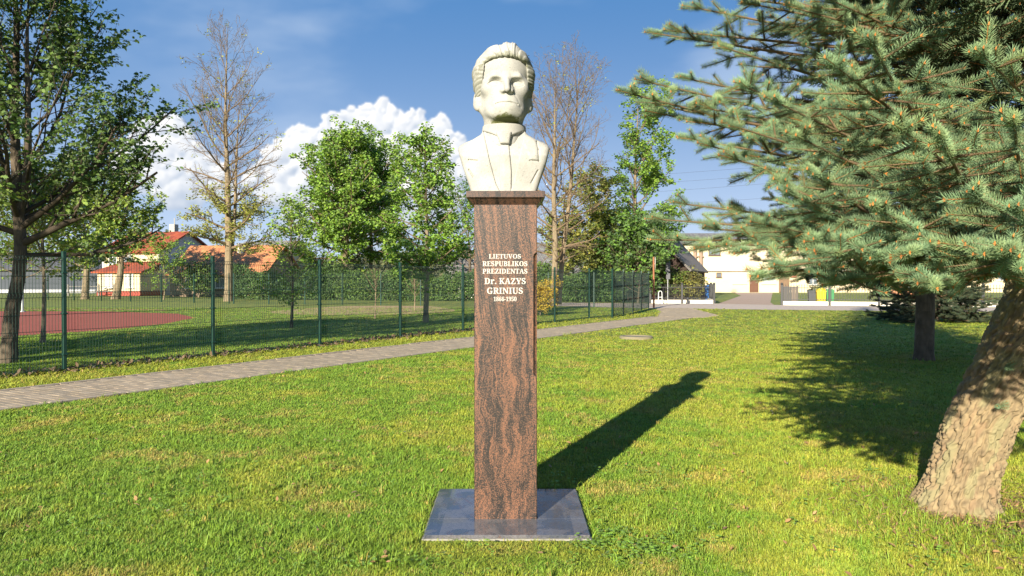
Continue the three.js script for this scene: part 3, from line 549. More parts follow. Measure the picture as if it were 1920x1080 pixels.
function makeTree(o) {
  const r = rng(o.seed), t = thing(o.name ?? 'tree', o.label, o.category ?? 'tree', o.pos, 0, o.group), stem = new Tris(), wood = new Tris(), spots = [];
  const up = V(0, 1, 0), levels = o.levels ?? 3;
  const rnd = (k) => V((r() - 0.5) * k, (r() - 0.5) * k, (r() - 0.5) * k);
  function grow(p, d, len, rad, lev) {
    const n = Math.max(3, Math.min(9, Math.round(len / (lev === 1 ? 0.45 : 0.3)))), pts = [p.clone()], rr = [rad]; let q = p.clone(), e = d.clone();
    for (let k = 1; k <= n; k++) { e.add(rnd(o.wob ?? 0.28)).addScaledVector(up, (o.trop ?? 0.06) * (lev === 1 ? 1 : 0.6)).normalize(); q = q.clone().addScaledVector(e, len / n); pts.push(q); rr.push(mix(rad, rad * 0.28, k / n)); }
    wood.tube(pts, rr, lev === 1 ? 6 : lev === 2 ? 4 : 3, 1);
    const at = (u) => { const x = u * n, k = Math.min(n - 1, x | 0); return [pts[k].clone().lerp(pts[k + 1], x - k), pts[k + 1].clone().sub(pts[k]).normalize()]; };
    if (lev < levels) {
      const m = Math.max(2, Math.round(len / (o.gap?.[lev] ?? 0.35)));
      for (let k = 0; k < m; k++) {
        const u = 0.15 + 0.83 * (k + r() * 0.8) / m, [c, dd] = at(u), ax = rnd(1).cross(dd).normalize(), ang = (0.55 + r() * 0.5) * (o.spread ?? 1);
        grow(c, dd.clone().multiplyScalar(Math.cos(ang)).addScaledVector(ax, Math.sin(ang)), Math.max(0.22, len * (o.ratio ?? 0.5) * (1 - 0.55 * u) * (0.7 + 0.6 * r())), Math.max(o.twig ?? 0.006, rad * 0.45 * (1 - 0.5 * u)), lev + 1);
      }
    }
    if (o.leaf && lev >= (o.leafLevel ?? 2)) { const m = Math.max(1, Math.round(len / (o.leafGap ?? 0.3))); for (let k = 0; k < m; k++) { const u = lev === levels ? (k + 0.6 + 0.4 * r()) / m : 0.5 + 0.5 * (k + 1) / m; if (r() < (o.keep ?? (() => 1))(at(Math.min(u, 0.999))[0])) spots.push(at(Math.min(u, 0.999))[0].add(rnd(o.loose ?? 0.15))); } }
  }
  for (const st of o.stems) {                                          // each stem: points [x, y, z, radius] from the base
    const raw = st.pts.map((q) => V(q[0], q[1], q[2])), curve = new THREE.CatmullRomCurve3(raw), n = 18, pts = [], rr = [];
    for (let k = 0; k <= n; k++) { const u = k / n; pts.push(curve.getPoint(u)); const x = u * (raw.length - 1), i = Math.min(raw.length - 2, x | 0); rr.push(mix(st.pts[i][3], st.pts[i + 1][3], x - i)); }
    stem.tube([pts[0].clone().add(V(0, -0.05, 0)), ...pts], [rr[0] * 1.25, ...rr.map((q, k) => q * (k === 0 ? 1.18 : 1))], 12, 1, o.knob ? (s, k) => o.knob * (hash3(s, k, 3) - 0.5) : undefined);
    const y0 = st.from ?? o.from, y1 = pts[n].y; let az = st.az ?? r() * 6;
    for (let k = 0; k < st.n; k++) {
      const tt = Math.pow((k + r() * 0.9) / st.n, o.bias ?? 1), y = mix(y0, y1 - 0.1, tt); let i = 0; while (i < n - 1 && pts[i + 1].y < y) i++;
      const c = pts[i].clone().lerp(pts[i + 1], clamp((y - pts[i].y) / (pts[i + 1].y - pts[i].y))), el = mix(o.el[0], o.el[1], tt) + (r() - 0.5) * 0.3;
      az += 2.4 + (r() - 0.5) * 0.7; const R = o.R(tt, az) * (0.8 + 0.4 * r());
      grow(c, V(Math.cos(az) * Math.cos(el), Math.sin(el), Math.sin(az) * Math.cos(el)), R / Math.max(0.45, Math.cos(el + 0.15)), Math.max(0.012, rr[i] * 0.42), 1);
    }
    if (o.leader !== false) grow(pts[n].clone(), V(0, 1, 0), o.R(1, 0) + 0.4, rr[n] * 0.8, 2);
  }
  for (const l of o.limbs ?? []) grow(V(l[0], l[1], l[2]), V(l[3], l[4], l[5]).normalize(), l[6], l[7], 1);
  part('trunk', stem.geo(), o.bark ?? barkGrey, t);
  const br = part('branches', wood.geo(), o.twigM ?? twigM, t); br.userData.kind = 'stuff';
  if (o.leaf) {
    const per = o.leaf.length, lists = o.leaf.map(() => []); spots.forEach((s) => lists[r() * per | 0].push(s));
    o.leaf.forEach((g, w) => {
      const im = shade(new THREE.InstancedMesh(g, o.leafMat, lists[w].length)), M = new THREE.Matrix4(), Q = new THREE.Quaternion(), col = new THREE.Color();
      lists[w].forEach((s, i) => {
        Q.setFromEuler(new THREE.Euler((r() - 0.5) * 0.9, r() * 6.28, (r() - 0.5) * 0.9)); const k = (o.size ?? 1) * (0.75 + 0.5 * r()); M.compose(s, Q, V(k, k, k)); im.setMatrixAt(i, M);
        const c = o.tint(s, r), v = 0.75 + 0.5 * r(); im.setColorAt(i, col.setRGB(c[0] * v, c[1] * v, c[2] * v));
      });
      im.name = 'crown'; im.userData = { kind: 'stuff' }; t.add(im);
    });
  }
  return t;
}
const maple = [1, 2, 3].map((s) => clumpGeo(s, 6, 0.14, 0.13, 0.085, true, 0.45));
const round = [4, 5, 6].map((s) => clumpGeo(s, 7, 0.34, 0.17, 0.15, false, 0.2));        // far crowns: larger faces, each a spray of leaves
const fine = [7, 8].map((s) => clumpGeo(s, 8, 0.22, 0.075, 0.05, false, 0.1));
const plain = leafM([1, 1, 1]);
const GREEN = [0.15, 0.29, 0.024], FRESH = [0.24, 0.37, 0.032], OLIVE = [0.29, 0.29, 0.045], DEEP = [0.055, 0.125, 0.025];
const tintOf = (a, b) => (s, r) => mix3(a, b, r());
const P3 = (px, py, z, rad, bx, bz) => [gx(px, z) - bx, ht(py, z), 0, rad];
{
  // large tree at the left, standing inside the fence
  { const b = gp(14, 681), z = -b.z, q = (px, py, rad, dz = 0) => [gx(px, z) - b.x, Math.max(0, ht(py, z)), dz, rad];
    makeTree({ label: 'large leafy tree with leaning dark trunk inside the fence at far left', pos: b.toArray(), seed: 11, bark: barkDark, twigM: std([0.06, 0.045, 0.03], 0.9), levels: 3, from: 2.6, el: [0.55, 1.15], spread: 0.8, trop: 0.1, ratio: 0.52, wob: 0.24,
      stems: [{ pts: [q(14, 681, 0.15), q(22, 585, 0.13), q(34, 525, 0.115), q(39, 470, 0.11), q(36, 400, 0.1), q(30, 250, 0.08), q(34, 80, 0.05), q(30, -110, 0.02)], n: 17 },
        { pts: [q(38, 410, 0.06), q(62, 330, 0.07, 0.15), q(74, 200, 0.05, 0.3), q(80, 90, 0.03, 0.4), q(84, 0, 0.012, 0.4)], n: 9, from: 3.2 },
        { pts: [q(37, 430, 0.06), q(0, 360, 0.05, -0.3), q(-45, 220, 0.045, -0.5), q(-70, 60, 0.02, -0.6)], n: 10, from: 3.0 }],
      limbs: [[0.25, 2.2, 0, 1, 0.16, 0.1, 2.9, 0.07], [0.25, 2.5, 0, 0.9, 0.5, 0.3, 2.9, 0.06], [0.2, 2.4, 0, -0.9, 0.3, 0.4, 2.6, 0.06], [0.2, 2.6, 0, 0.8, 0.45, -0.5, 2.8, 0.06], [0.2, 2.7, 0, 0.3, 0.4, 0.9, 2.6, 0.06], [0.3, 2.0, 0, 0.95, 0.0, -0.35, 2.4, 0.05], [0.2, 2.5, 0, -0.4, 0.4, -0.9, 2.6, 0.06]],
      R: (t) => 2.15 * Math.pow(1 - t, 1.15) + 0.25, leaf: maple, leafMat: plain, leafLevel: 2, leafGap: 0.15, loose: 0.14, size: 0.6, tint: (s, r) => mix3([0.065, 0.14, 0.018], s.y < 3.2 ? [0.2, 0.3, 0.03] : [0.11, 0.2, 0.025], r()), gap: { 1: 0.3, 2: 0.25 } }); }
  // its neighbours in the same row, outside the frame: their shade lies across the field
  { const src = scene.children.find((q) => q.userData.label?.startsWith('large leafy tree'));
    copyOf(src, 'leafy tree of the same row, outside the left edge, nearest to the camera', [-13.2, 0, -5.6], 2.2); copyOf(src, 'leafy tree of the same row, outside the left edge, next to the visible one', [-13.6, 0, -11.2], 4.1); }
  const far = (label, px, py, topPy, R, o) => { const b = gp(px, py), z = -b.z, H = ht(topPy, z), q = o.bend ?? [[px, py], [px + 3, mix(py, topPy, 0.4)], [px, mix(py, topPy, 0.75)], [px, topPy]];
    const rad = o.rad ?? 0.2, pts = q.map(([x, y], k) => [gx(x, z) - b.x, k ? ht(y, z) : 0, 0, mix(rad, 0.02, Math.pow(k / (q.length - 1), 1.1))]);
    return makeTree({ label, pos: b.toArray(), seed: o.seed ?? px, levels: 3, from: o.from ?? H * 0.25, el: o.el ?? [0.25, 1.1], R: o.Rf ?? ((t) => R * Math.sin(Math.PI * clamp(0.22 + 0.72 * t)) + 0.25), stems: [{ pts, n: o.n ?? 22 }], leaf: o.leaf ?? round, leafMat: plain, leafLevel: o.leafLevel ?? 2, leafGap: o.leafGap ?? 0.5, loose: o.loose ?? 0.4, size: o.size ?? 1, tint: o.tint ?? tintOf(GREEN, FRESH), gap: o.gap ?? { 1: 0.75, 2: 0.55 }, bark: o.bark ?? barkPale, ...o.more }); };
  far('slim young tree with fresh yellow green leaves just inside the fence', 80, 643, 385, 1.0, { rad: 0.06, from: 1.7, n: 16, leaf: fine, leafGap: 0.16, loose: 0.12, size: 1.2, tint: tintOf(FRESH, OLIVE), gap: { 1: 0.22, 2: 0.2 }, bark: barkGrey });
  far('leafy tree with a pale trunk left of the cream house', 159, 561, 415, 2.8, { rad: 0.3, n: 26, tint: tintOf([0.15, 0.28, 0.025], [0.27, 0.35, 0.035]), leafGap: 0.28, size: 1.3, from: 2.2 });
  far('leafy tree with a leaning trunk in front of the cream house', 219, 561, 440, 2.2, { rad: 0.34, n: 26, bend: [[217, 561], [226, 510], [228, 460], [222, 385]], tint: tintOf([0.15, 0.28, 0.025], [0.27, 0.35, 0.035]), leafGap: 0.28, size: 1.3, from: 3.0 });
  far('small round crowned young tree beside the cream house', 307, 562, 476, 1.3, { rad: 0.06, from: 0.9, n: 18, size: 0.75, leafGap: 0.3, loose: 0.2, gap: { 1: 0.4, 2: 0.3 }, tint: tintOf([0.15, 0.28, 0.025], FRESH) });
  far('low leafy tree beside the grey warehouse at far left', 40, 553, 440, 4.2, { rad: 0.2, n: 20, tint: tintOf(GREEN, FRESH), from: 1.6 });
  far('young thin tree with fresh leaves behind the third fence post', 546, 615, 415, 0.75, { rad: 0.05, from: 0.7, n: 22, leaf: fine, leafGap: 0.2, loose: 0.12, size: 1.25, Rf: (t) => 0.75 * (1 - 0.6 * t) + 0.1, tint: tintOf([0.12, 0.22, 0.02], FRESH), gap: { 1: 0.22, 2: 0.2 }, bark: barkDark });
  far('broad green tree with a wide lumpy crown left of the pillar', 645, 562, 262, 4.2, { rad: 0.32, n: 56, from: 2.9, leafGap: 0.17, loose: 0.5, size: 1.15, Rf: (t) => 4.7 * Math.pow(1 - t, 0.85) * sstep(-0.25, 0.12, t) + 0.35, tint: tintOf(GREEN, [0.24, 0.39, 0.03]), el: [0.1, 1.0] });
  far('green tree on a slim straight trunk close behind the broad tree', 693, 560, 315, 3.0, { rad: 0.2, n: 34, from: 3.2, leafGap: 0.2, loose: 0.45, size: 1.15, tint: tintOf(GREEN, [0.24, 0.39, 0.03]) });
  far('green pyramid shaped tree close to the left of the pillar', 798, 605, 262, 1.7, { rad: 0.1, n: 52, from: 1.5, leafGap: 0.12, loose: 0.22, size: 0.62, Rf: (t) => 1.85 * Math.pow(1 - t, 0.9) * sstep(-0.3, 0.1, t) + 0.15, tint: tintOf(GREEN, [0.23, 0.38, 0.03]), gap: { 1: 0.36, 2: 0.3 }, el: [0.15, 1.0], bark: barkGrey });
  far('dark small leaved tree half hidden behind the pillar', 878, 560, 395, 2.8, { rad: 0.14, n: 24, from: 2.2, leafGap: 0.5, size: 0.9, tint: tintOf(DEEP, GREEN), bark: barkDark });
  far('tall slender green tree with a crooked pale trunk behind the fence corner', 1181, 565, 200, 2.4, { rad: 0.28, n: 40, from: 3.0, leafGap: 0.15, loose: 0.35, size: 0.95, bend: [[1181, 565], [1183, 500], [1193, 462], [1190, 380], [1192, 290], [1196, 200]], Rf: (t, az) => (2.0 + 0.9 * Math.cos(az)) * Math.sin(Math.PI * clamp(0.3 + 0.62 * t)) + 0.3, tint: tintOf(GREEN, [0.24, 0.39, 0.03]), bark: barkPale });
  // tall bare trees
  const bareM = std([0.17, 0.12, 0.07], 0.9);
  const bare = (label, px, py, topPy, R, o) => { const b = gp(px, py), z = -b.z; return makeTree({ label, pos: b.toArray(), seed: o.seed, levels: 4, from: o.from, el: o.el ?? [0.15, 1.15], spread: 0.85, R: o.Rf, ratio: 0.5, trop: 0.05, wob: 0.3, twig: 0.009, twigM: bareM, bark: barkPale, stems: o.stems.map((s) => ({ n: s.n, from: s.from, pts: s.p.map(([x, y, rad], k) => [gx(x, z) - b.x, Math.max(0, ht(y, z)), s.dz ?? 0, rad]) })), gap: { 1: 0.45, 2: 0.34, 3: 0.34 }, leaf: o.leaf, leafMat: plain, leafLevel: 3, leafGap: o.leafGap ?? 0.8, loose: 0.15, keep: o.keep, size: o.size ?? 1, tint: o.tint ?? tintOf(OLIVE, [0.3, 0.33, 0.05]) }); };
  bare('tall nearly bare tree with yellow green lower leaves left of the green trees', 428, 565, 70, 3.6, { seed: 31, from: 3.6, leaf: fine, size: 2.1, leafGap: 0.22, keep: (p) => 0.95 * sstep(9, 5.5, p.y) + 0.012, Rf: (t) => 3.5 * Math.pow(Math.sin(Math.PI * clamp(0.25 + 0.7 * t)), 0.8) * (1 - 0.35 * t) + 0.3,
    stems: [{ n: 40, p: [[428, 565, 0.3], [429, 470, 0.26], [427, 330, 0.18], [424, 220, 0.1], [428, 72, 0.02]] }, { n: 14, from: 7, dz: -0.3, p: [[432, 470, 0.14], [438, 400, 0.12], [441, 300, 0.08], [447, 200, 0.02]] }] });
  bare('bare twiggy tree standing straight just right of the bust', 1036, 572, 160, 2.6, { seed: 33, from: 2.4, leaf: fine, size: 1.6, keep: (p) => 0.03, Rf: (t) => 2.5 * Math.pow(Math.sin(Math.PI * clamp(0.25 + 0.68 * t)), 0.8) + 0.25, stems: [{ n: 34, p: [[1036, 572, 0.2], [1041, 480, 0.18], [1038, 350, 0.13], [1040, 250, 0.07], [1040, 165, 0.015]] }] });
  bare('bare twiggy tree leaning right beside the straight bare tree', 1047, 571, 135, 2.6, { seed: 35, from: 3.2, leaf: fine, size: 1.6, keep: (p) => 0.1 * sstep(8, 4, p.y), Rf: (t) => 2.5 * Math.pow(Math.sin(Math.PI * clamp(0.25 + 0.7 * t)), 0.8) + 0.25, stems: [{ n: 34, p: [[1047, 571, 0.18], [1056, 470, 0.16], [1068, 370, 0.12], [1076, 270, 0.08], [1086, 137, 0.015]] }] });
  // tall shrubs behind the field on the right
  const shrubby = (label, px, py, topPy, R, tint, seed, o = {}) => far(label, px, py, topPy, R, { name: 'shrub', rad: 0.08, from: 0.5, n: 36, size: 1.15, leafGap: 0.2, loose: 0.5, seed, tint, bark: barkGrey, more: { name: 'shrub', category: 'shrub' }, ...o });
  shrubby('tall yellow green shrub beside the bare twiggy trees', 1108, 562, 345, 2.0, tintOf(OLIVE, [0.16, 0.22, 0.03]), 51, { from: 1.2, n: 34 });
  shrubby('lower golden green shrub between the bare trees and the tall shrub', 1072, 562, 440, 1.9, tintOf(OLIVE, [0.14, 0.2, 0.03]), 52);
  shrubby('green shrub in front of the brown barn', 1150, 562, 420, 2.0, tintOf(GREEN, OLIVE), 53);
  shrubby('dark shrub under the slender green tree', 1214, 562, 452, 2.1, tintOf(DEEP, GREEN), 54, { bark: barkDark });
  shrubby('brownish thicket in front of the barn wall', 1288, 567, 530, 0.5, tintOf([0.11, 0.1, 0.03], OLIVE), 55, { leaf: fine, size: 2, n: 44, leafGap: 0.12 });
  shrubby('brownish thicket in front of the barn, nearest to the grey sign post', 1262, 567, 526, 0.5, tintOf([0.12, 0.09, 0.03], GREEN), 59, { leaf: fine, size: 2, n: 44, leafGap: 0.12 });
  shrubby('small bright yellow flowering shrub right behind the pillar', 1012, 592, 560, 0.36, tintOf([0.55, 0.38, 0.02], [0.6, 0.46, 0.04]), 56, { from: 0.08, n: 18, leaf: fine, size: 0.8, leafGap: 0.1, loose: 0.1, rad: 0.02, gap: { 1: 0.15, 2: 0.12 } });
  shrubby('low green shrub at the foot of the orange roofed house', 372, 558, 528, 1.2, tintOf(GREEN, [0.1, 0.12, 0.03]), 57);
  shrubby('dark green shrub hiding the left side of the barn', 1196, 568, 462, 1.9, tintOf(DEEP, GREEN), 58);
  // bare saplings on the field
  for (const [px, py, top, l, sd] of [[703, 598, 512, 'thin bare sapling with a small mound of soil at its foot', 61], [777, 585, 520, 'thin bare sapling beside the pyramid shaped tree', 62]]) { const b = gp(px, py), z = -b.z; makeTree({ name: 'sapling', category: 'sapling', label: l, pos: b.toArray(), seed: sd, levels: 2, from: 0.7, el: [0.7, 1.1], R: (t) => 0.5 * (1 - t) + 0.12, gap: { 1: 0.25 }, twig: 0.006, twigM: bareM, bark: barkPale, stems: [{ n: 11, p: 0, pts: [[0, 0, 0, 0.035], [0.03, ht(mix(py, top, 0.5), z), 0, 0.025], [0, ht(top, z), 0, 0.008]] }] }); }
  // hedge along the far fence
  {
    const r = rng(88), x0 = -23, x1 = 8, hz = (x) => 53.5 + (8 - x) * 0.24, h = thing('hedge', 'long dark green hedge behind the far side of the sports field', 'hedge', [0, 0, 0]);
    const n = 9000, im = shade(new THREE.InstancedMesh(round[1], plain, n)), M = new THREE.Matrix4(), Q = new THREE.Quaternion(), c = new THREE.Color(), st = new Tris();
    for (let i = 0; i < n; i++) { const x = mix(x0, x1, r()), top = 1.5 + 1.3 * noise2(x * 0.5, 3, 4) + 0.5 * noise2(x * 2, 1, 2), y = top * Math.pow(r(), 0.8), d = (r() - 0.5) * 2.2 * (1 - 0.3 * y / top); Q.setFromEuler(new THREE.Euler(r() * 2, r() * 6, r() * 2)); const k = 0.6 + 0.5 * r(); M.compose(V(x, y, -hz(x) + d), Q, V(k, k, k)); im.setMatrixAt(i, M); const t = mix3(DEEP, [0.14, 0.23, 0.03], r() * sstep(0.1, 0.65, noise2(x * 0.4, y, 9))), v = 0.7 + 0.6 * r(); im.setColorAt(i, c.setRGB(t[0] * v, t[1] * v, t[2] * v)); }
    for (let x = x0; x < x1; x += 0.4) st.tube([V(x, 0, -hz(x)), V(x + (r() - 0.5) * 0.4, 1.4, -hz(x) + (r() - 0.5) * 0.6)], [0.03, 0.012], 4);
    part('stem', st.geo(), barkDark, h).userData.kind = 'stuff'; im.name = 'foliage'; im.userData = { kind: 'stuff' }; h.add(im);
  }
  // wood on the horizon
  {
    const r = rng(99), n = 14000, im = shade(new THREE.InstancedMesh(round[0], plain, n)), M = new THREE.Matrix4(), Q = new THREE.Quaternion(), c = new THREE.Color();
    for (let i = 0; i < n; i++) { const a = (r() - 0.5) * 1.9, z = 170 + r() * 60, x = Math.tan(a) * z, top = 4 + 6 * noise2(x * 0.05, 3, 4) + 3 * noise2(x * 0.21, 1, 2), y = top * Math.pow(r(), 0.7); Q.setFromEuler(new THREE.Euler(r() * 2, r() * 6, r() * 2)); const k = 3.2 + 3 * r(); M.compose(V(x, y, -z), Q, V(k, k, k)); im.setMatrixAt(i, M); const t = mix3([0.05, 0.075, 0.03], [0.13, 0.14, 0.05], r()); im.setColorAt(i, c.setRGB(...t)); }
    im.name = 'distant_woods'; im.userData = { kind: 'stuff', label: 'far off mixed woods along the horizon behind the houses', category: 'woods' }; scene.add(im);
  }
}
// ---------- blue spruces: trunk, branches, and needle-covered shoots along every twig
{
  const needleM = new THREE.MeshStandardMaterial({ vertexColors: true, roughness: 0.75 });
  function shootGeo(seed, len, n, nl, nw, cols, tip) {
    const t = new Tris(), r = rng(seed), stemC = [0.3, 0.13, 0.04];
    const ring = (y, rad, c) => { const a = []; for (let k = 0; k < 4; k++) { const an = k * Math.PI / 2; a.push(t.vert(V(Math.cos(an) * rad, y, Math.sin(an) * rad), V(Math.cos(an), 0, Math.sin(an)), c)); } return a; };
    const A = ring(-0.004, 0.0026, stemC), B = ring(len, 0.0018, stemC); for (let k = 0; k < 4; k++) { const j = (k + 1) % 4; t.i.push(A[k], B[k], A[j], A[j], B[k], B[j]); }
    if (tip) for (let q = 0; q < 3; q++) { const a = q * 2.1, o = V(Math.cos(a) * 0.003 * (q > 0), len, Math.sin(a) * 0.003 * (q > 0)), e = o.clone().add(V(Math.cos(a) * 0.004 * (q > 0), 0.009, Math.sin(a) * 0.004 * (q > 0))); const c = [0.42, 0.17, 0.04], w = 0.0035; const b = [0, 1, 2].map((k) => t.vert(o.clone().add(V(Math.cos(k * 2.09) * w, 0, Math.sin(k * 2.09) * w)), V(Math.cos(k * 2.09), 0.3, Math.sin(k * 2.09)), c)), z = t.vert(e, V(0, 1, 0), c); for (let k = 0; k < 3; k++) t.i.push(b[k], z, b[(k + 1) % 3]); }
    for (let k = 0; k < n; k++) {
      const u = (k + r()) / n, an = k * 2.39996 + r() * 0.3, fwd = mix(0.5, tip ? 0.95 : 0.6, u * u) + (r() - 0.5) * 0.2, l = nl * (0.8 + 0.4 * r()) * (tip ? 1 : 0.95);
      const rad = V(Math.cos(an), 0, Math.sin(an)), d = rad.clone().multiplyScalar(Math.cos(fwd)).add(V(0, Math.sin(fwd), 0)).add(V(0.0, 0, 0.28)).normalize(), o = V(rad.x * 0.0022, u * len, rad.z * 0.0022);
      const s = d.clone().cross(V(0.3, 1, 0.2)).normalize(), m = d.clone().cross(s).normalize(), c = mix3(cols[0], cols[1], r()), cb = [c[0] * 0.9, c[1] * 0.95, c[2] * 0.85];
      const mid = o.clone().addScaledVector(d, l * 0.55).add(V(0, 0.0, 0.0016)), end = o.clone().addScaledVector(d, l).add(V(0, 0.001, 0.0035));
      const corners = [s, s.clone().multiplyScalar(-0.5).addScaledVector(m, 0.87), s.clone().multiplyScalar(-0.5).addScaledVector(m, -0.87)];
      const b0 = corners.map((q) => t.vert(o.clone().addScaledVector(q, nw * 0.7), q, cb)), b1 = corners.map((q) => t.vert(mid.clone().addScaledVector(q, nw), q, c)), e = t.vert(end, d, c);
      for (let j = 0; j < 3; j++) { const i = (j + 1) % 3; t.i.push(b0[j], b1[j], b0[i], b0[i], b1[j], b1[i], b1[j], e, b1[i]); }
    }
    return t.geo();
  }
  const BLUE = [[0.15, 0.265, 0.14], [0.26, 0.37, 0.2]], OLD_SHADE = [[0.042, 0.075, 0.018], [0.1, 0.125, 0.026]];  // older needles, darkened further to paint shade into the gaps
  const shoots = [shootGeo(1, 0.1, 92, 0.03, 0.001, BLUE, true), shootGeo(2, 0.1, 74, 0.028, 0.001, BLUE, false), shootGeo(3, 0.1, 50, 0.022, 0.0009, OLD_SHADE, false)];
  const shadeTinted = [shootGeo(5, 0.2, 52, 0.055, 0.0045, [[0.035, 0.06, 0.035], [0.06, 0.09, 0.045]], false)];  // needle colour made dark to stand for shade on the rear spruces
  const inner = [shootGeo(6, 0.1, 44, 0.022, 0.001, [[0.03, 0.042, 0.014], [0.055, 0.06, 0.02]], false)];  // nearly black needles: the shade inside the crown is in their colour
  const coarse = [shootGeo(4, 0.2, 46, 0.055, 0.0042, [[0.07, 0.125, 0.065], [0.12, 0.18, 0.1]], true)];
  const woodM = new THREE.MeshStandardMaterial({ map: barkTex([0.09, 0.06, 0.035], [0.26, 0.17, 0.09], 43), roughness: 0.95 });
  const up = V(0, 1, 0), M = new THREE.Matrix4(), Q = new THREE.Quaternion(), X = new THREE.Vector3(), Z = new THREE.Vector3(), S = new THREE.Vector3();
  // a branch of tree t (at base o) from a to tip b, both in world space; the shoots grow on side twigs
  function branch(t, o, a, b, r, q) {
    const wood = new Tris(), lists = q.protos.map(() => []), L = a.distanceTo(b), n = 12, pts = [], flat = b.clone().sub(a); flat.y = 0; const side0 = flat.clone().normalize().cross(up);
    const sag = q.sag ?? 0.1, bow = (r() - 0.5) * 0.12 * L;
    for (let k = 0; k <= n; k++) { const u = k / n; pts.push(a.clone().lerp(b, u).addScaledVector(up, -sag * L * Math.sin(Math.PI * u) * (1 - 0.3 * u)).addScaledVector(side0, bow * Math.sin(Math.PI * u))); }
    wood.tube(pts.map((p) => p.clone().sub(o)), pts.map((p, k) => mix(q.rad ?? 0.032, 0.004, Math.pow(k / n, 0.8))), 6, 0.3);
    const at = (u) => { const x = u * n, k = Math.min(n - 1, x | 0); return [pts[k].clone().lerp(pts[k + 1], x - k), pts[k + 1].clone().sub(pts[k]).normalize()]; };
    const sl = q.shoot;
    const put = (p, d, w) => {                                        // a shoot at p along d; its local +z (needles sweep) turned to the sky
      Z.copy(up).addScaledVector(d, -up.dot(d)); if (Z.lengthSq() < 1e-3) Z.set(1, 0, 0); Z.normalize(); X.copy(d).cross(Z); M.makeBasis(X, d, Z);
      const k = (q.scale ?? 1) * (0.85 + 0.3 * r()); M.scale(S.set(k, k, k)); M.setPosition(p.x - o.x, p.y - o.y, p.z - o.z); lists[w].push(M.clone());
    };
    const twig = (p, d, len, lev) => {
      const m = Math.max(1, Math.round(len / sl)), e = d.clone(); let c = p.clone(), poly = [c.clone().sub(o)];
      for (let k = 0; k < m; k++) {
        const last = k === m - 1, age = len - k * sl;
        if (age < q.alive) put(c, e, last ? 0 : q.protos.length > 2 ? (age > q.alive * 0.42 && r() < 0.9 ? 2 : 1) : 0);
        if (lev < q.depth && k < m - 1 && age < q.alive + sl) for (const s of [-1, 1]) if (r() < q.fork) { const ss = e.clone().cross(up).normalize().applyAxisAngle(e, (r() - 0.5) * 1.5).multiplyScalar(s), f = e.clone().multiplyScalar(0.62).addScaledVector(ss, 0.75).add(V(0, (r() - 0.55) * 0.35, 0)).normalize(); twig(c.clone(), f, Math.min(age * 0.6, sl * (1 + r() * 2.2)), lev + 1); }
        c.addScaledVector(e, sl * (q.scale ?? 1) * 0.94); e.add(V((r() - 0.5) * 0.16, (r() - 0.5) * 0.16 + 0.035, (r() - 0.5) * 0.16)).normalize(); poly.push(c.clone().sub(o));
      }
      if (lev === 1) wood.tube(poly, poly.map((_, k) => mix(0.007, 0.002, k / poly.length)), 3, 0.3);
    };
    const gap = q.gap; let dist = 0, s = 1;
    for (let x = q.bare * L; x < L - sl; x += gap * (0.75 + 0.5 * r())) {
      const u = x / L, [c, d] = at(u), rem = L - x, sd = d.clone().cross(up).normalize(); s = -s;
      const roll = (r() < 0.13 ? (r() - 0.5) * 2.4 + Math.PI / 2 : (r() - 0.5) * 0.7), ss = sd.multiplyScalar(s).applyAxisAngle(d, roll * s * -1);
      const f = d.clone().multiplyScalar(0.3 + 0.5 * r()).addScaledVector(ss, 0.84).add(V(0, -q.hang * r(), 0)).normalize();
      twig(c, f, Math.min(q.maxTwig, sl + rem * q.taper * (0.7 + 0.5 * r())) * (Math.abs(roll) > 0.8 ? 0.55 : 1), 1);
    }
    const [c, d] = at(0.999); for (let k = 4; k >= 1; k--) { const [p, e] = at(Math.max(0, 1 - k * sl * 0.85 / L)); put(p, e, q.protos.length > 1 ? 1 : 0); } put(c, d, 0);
    for (let k = 0; k < 3; k++) put(c.clone().addScaledVector(d, -0.01), d.clone().multiplyScalar(0.8).add(V((r() - 0.5) * 1.2, (r() - 0.3) * 0.6, (r() - 0.5) * 1.2)).normalize(), 0);
    const g = part('branch', wood.geo(), woodM, t);
    q.protos.forEach((p, w) => {
      if (!lists[w].length) return; const im = shade(new THREE.InstancedMesh(p, needleM, lists[w].length)), col = new THREE.Color();
      lists[w].forEach((m, i) => { im.setMatrixAt(i, m); const v = 0.62 + 0.6 * r(), y = r() * 0.22; im.setColorAt(i, col.setRGB(v * (0.94 + y), v, v * (1.02 - y))); });
      im.name = 'needles'; im.userData = { kind: 'stuff' }; g.add(im); branch.count += lists[w].length;
    });
  }
  branch.count = 0;
  const FINE = { protos: shoots, shoot: 0.095, depth: 2, fork: 0.62, alive: 0.36, gap: 0.125, bare: 0.3, maxTwig: 0.46, taper: 0.4, hang: 0.25, sag: 0.08, rad: 0.026 };
  const ROUGH = { protos: coarse, shoot: 0.19, depth: 2, fork: 0.5, alive: 0.8, gap: 0.16, bare: 0.22, maxTwig: 0.9, taper: 0.42, hang: 0.3, sag: 0.06, rad: 0.04 };
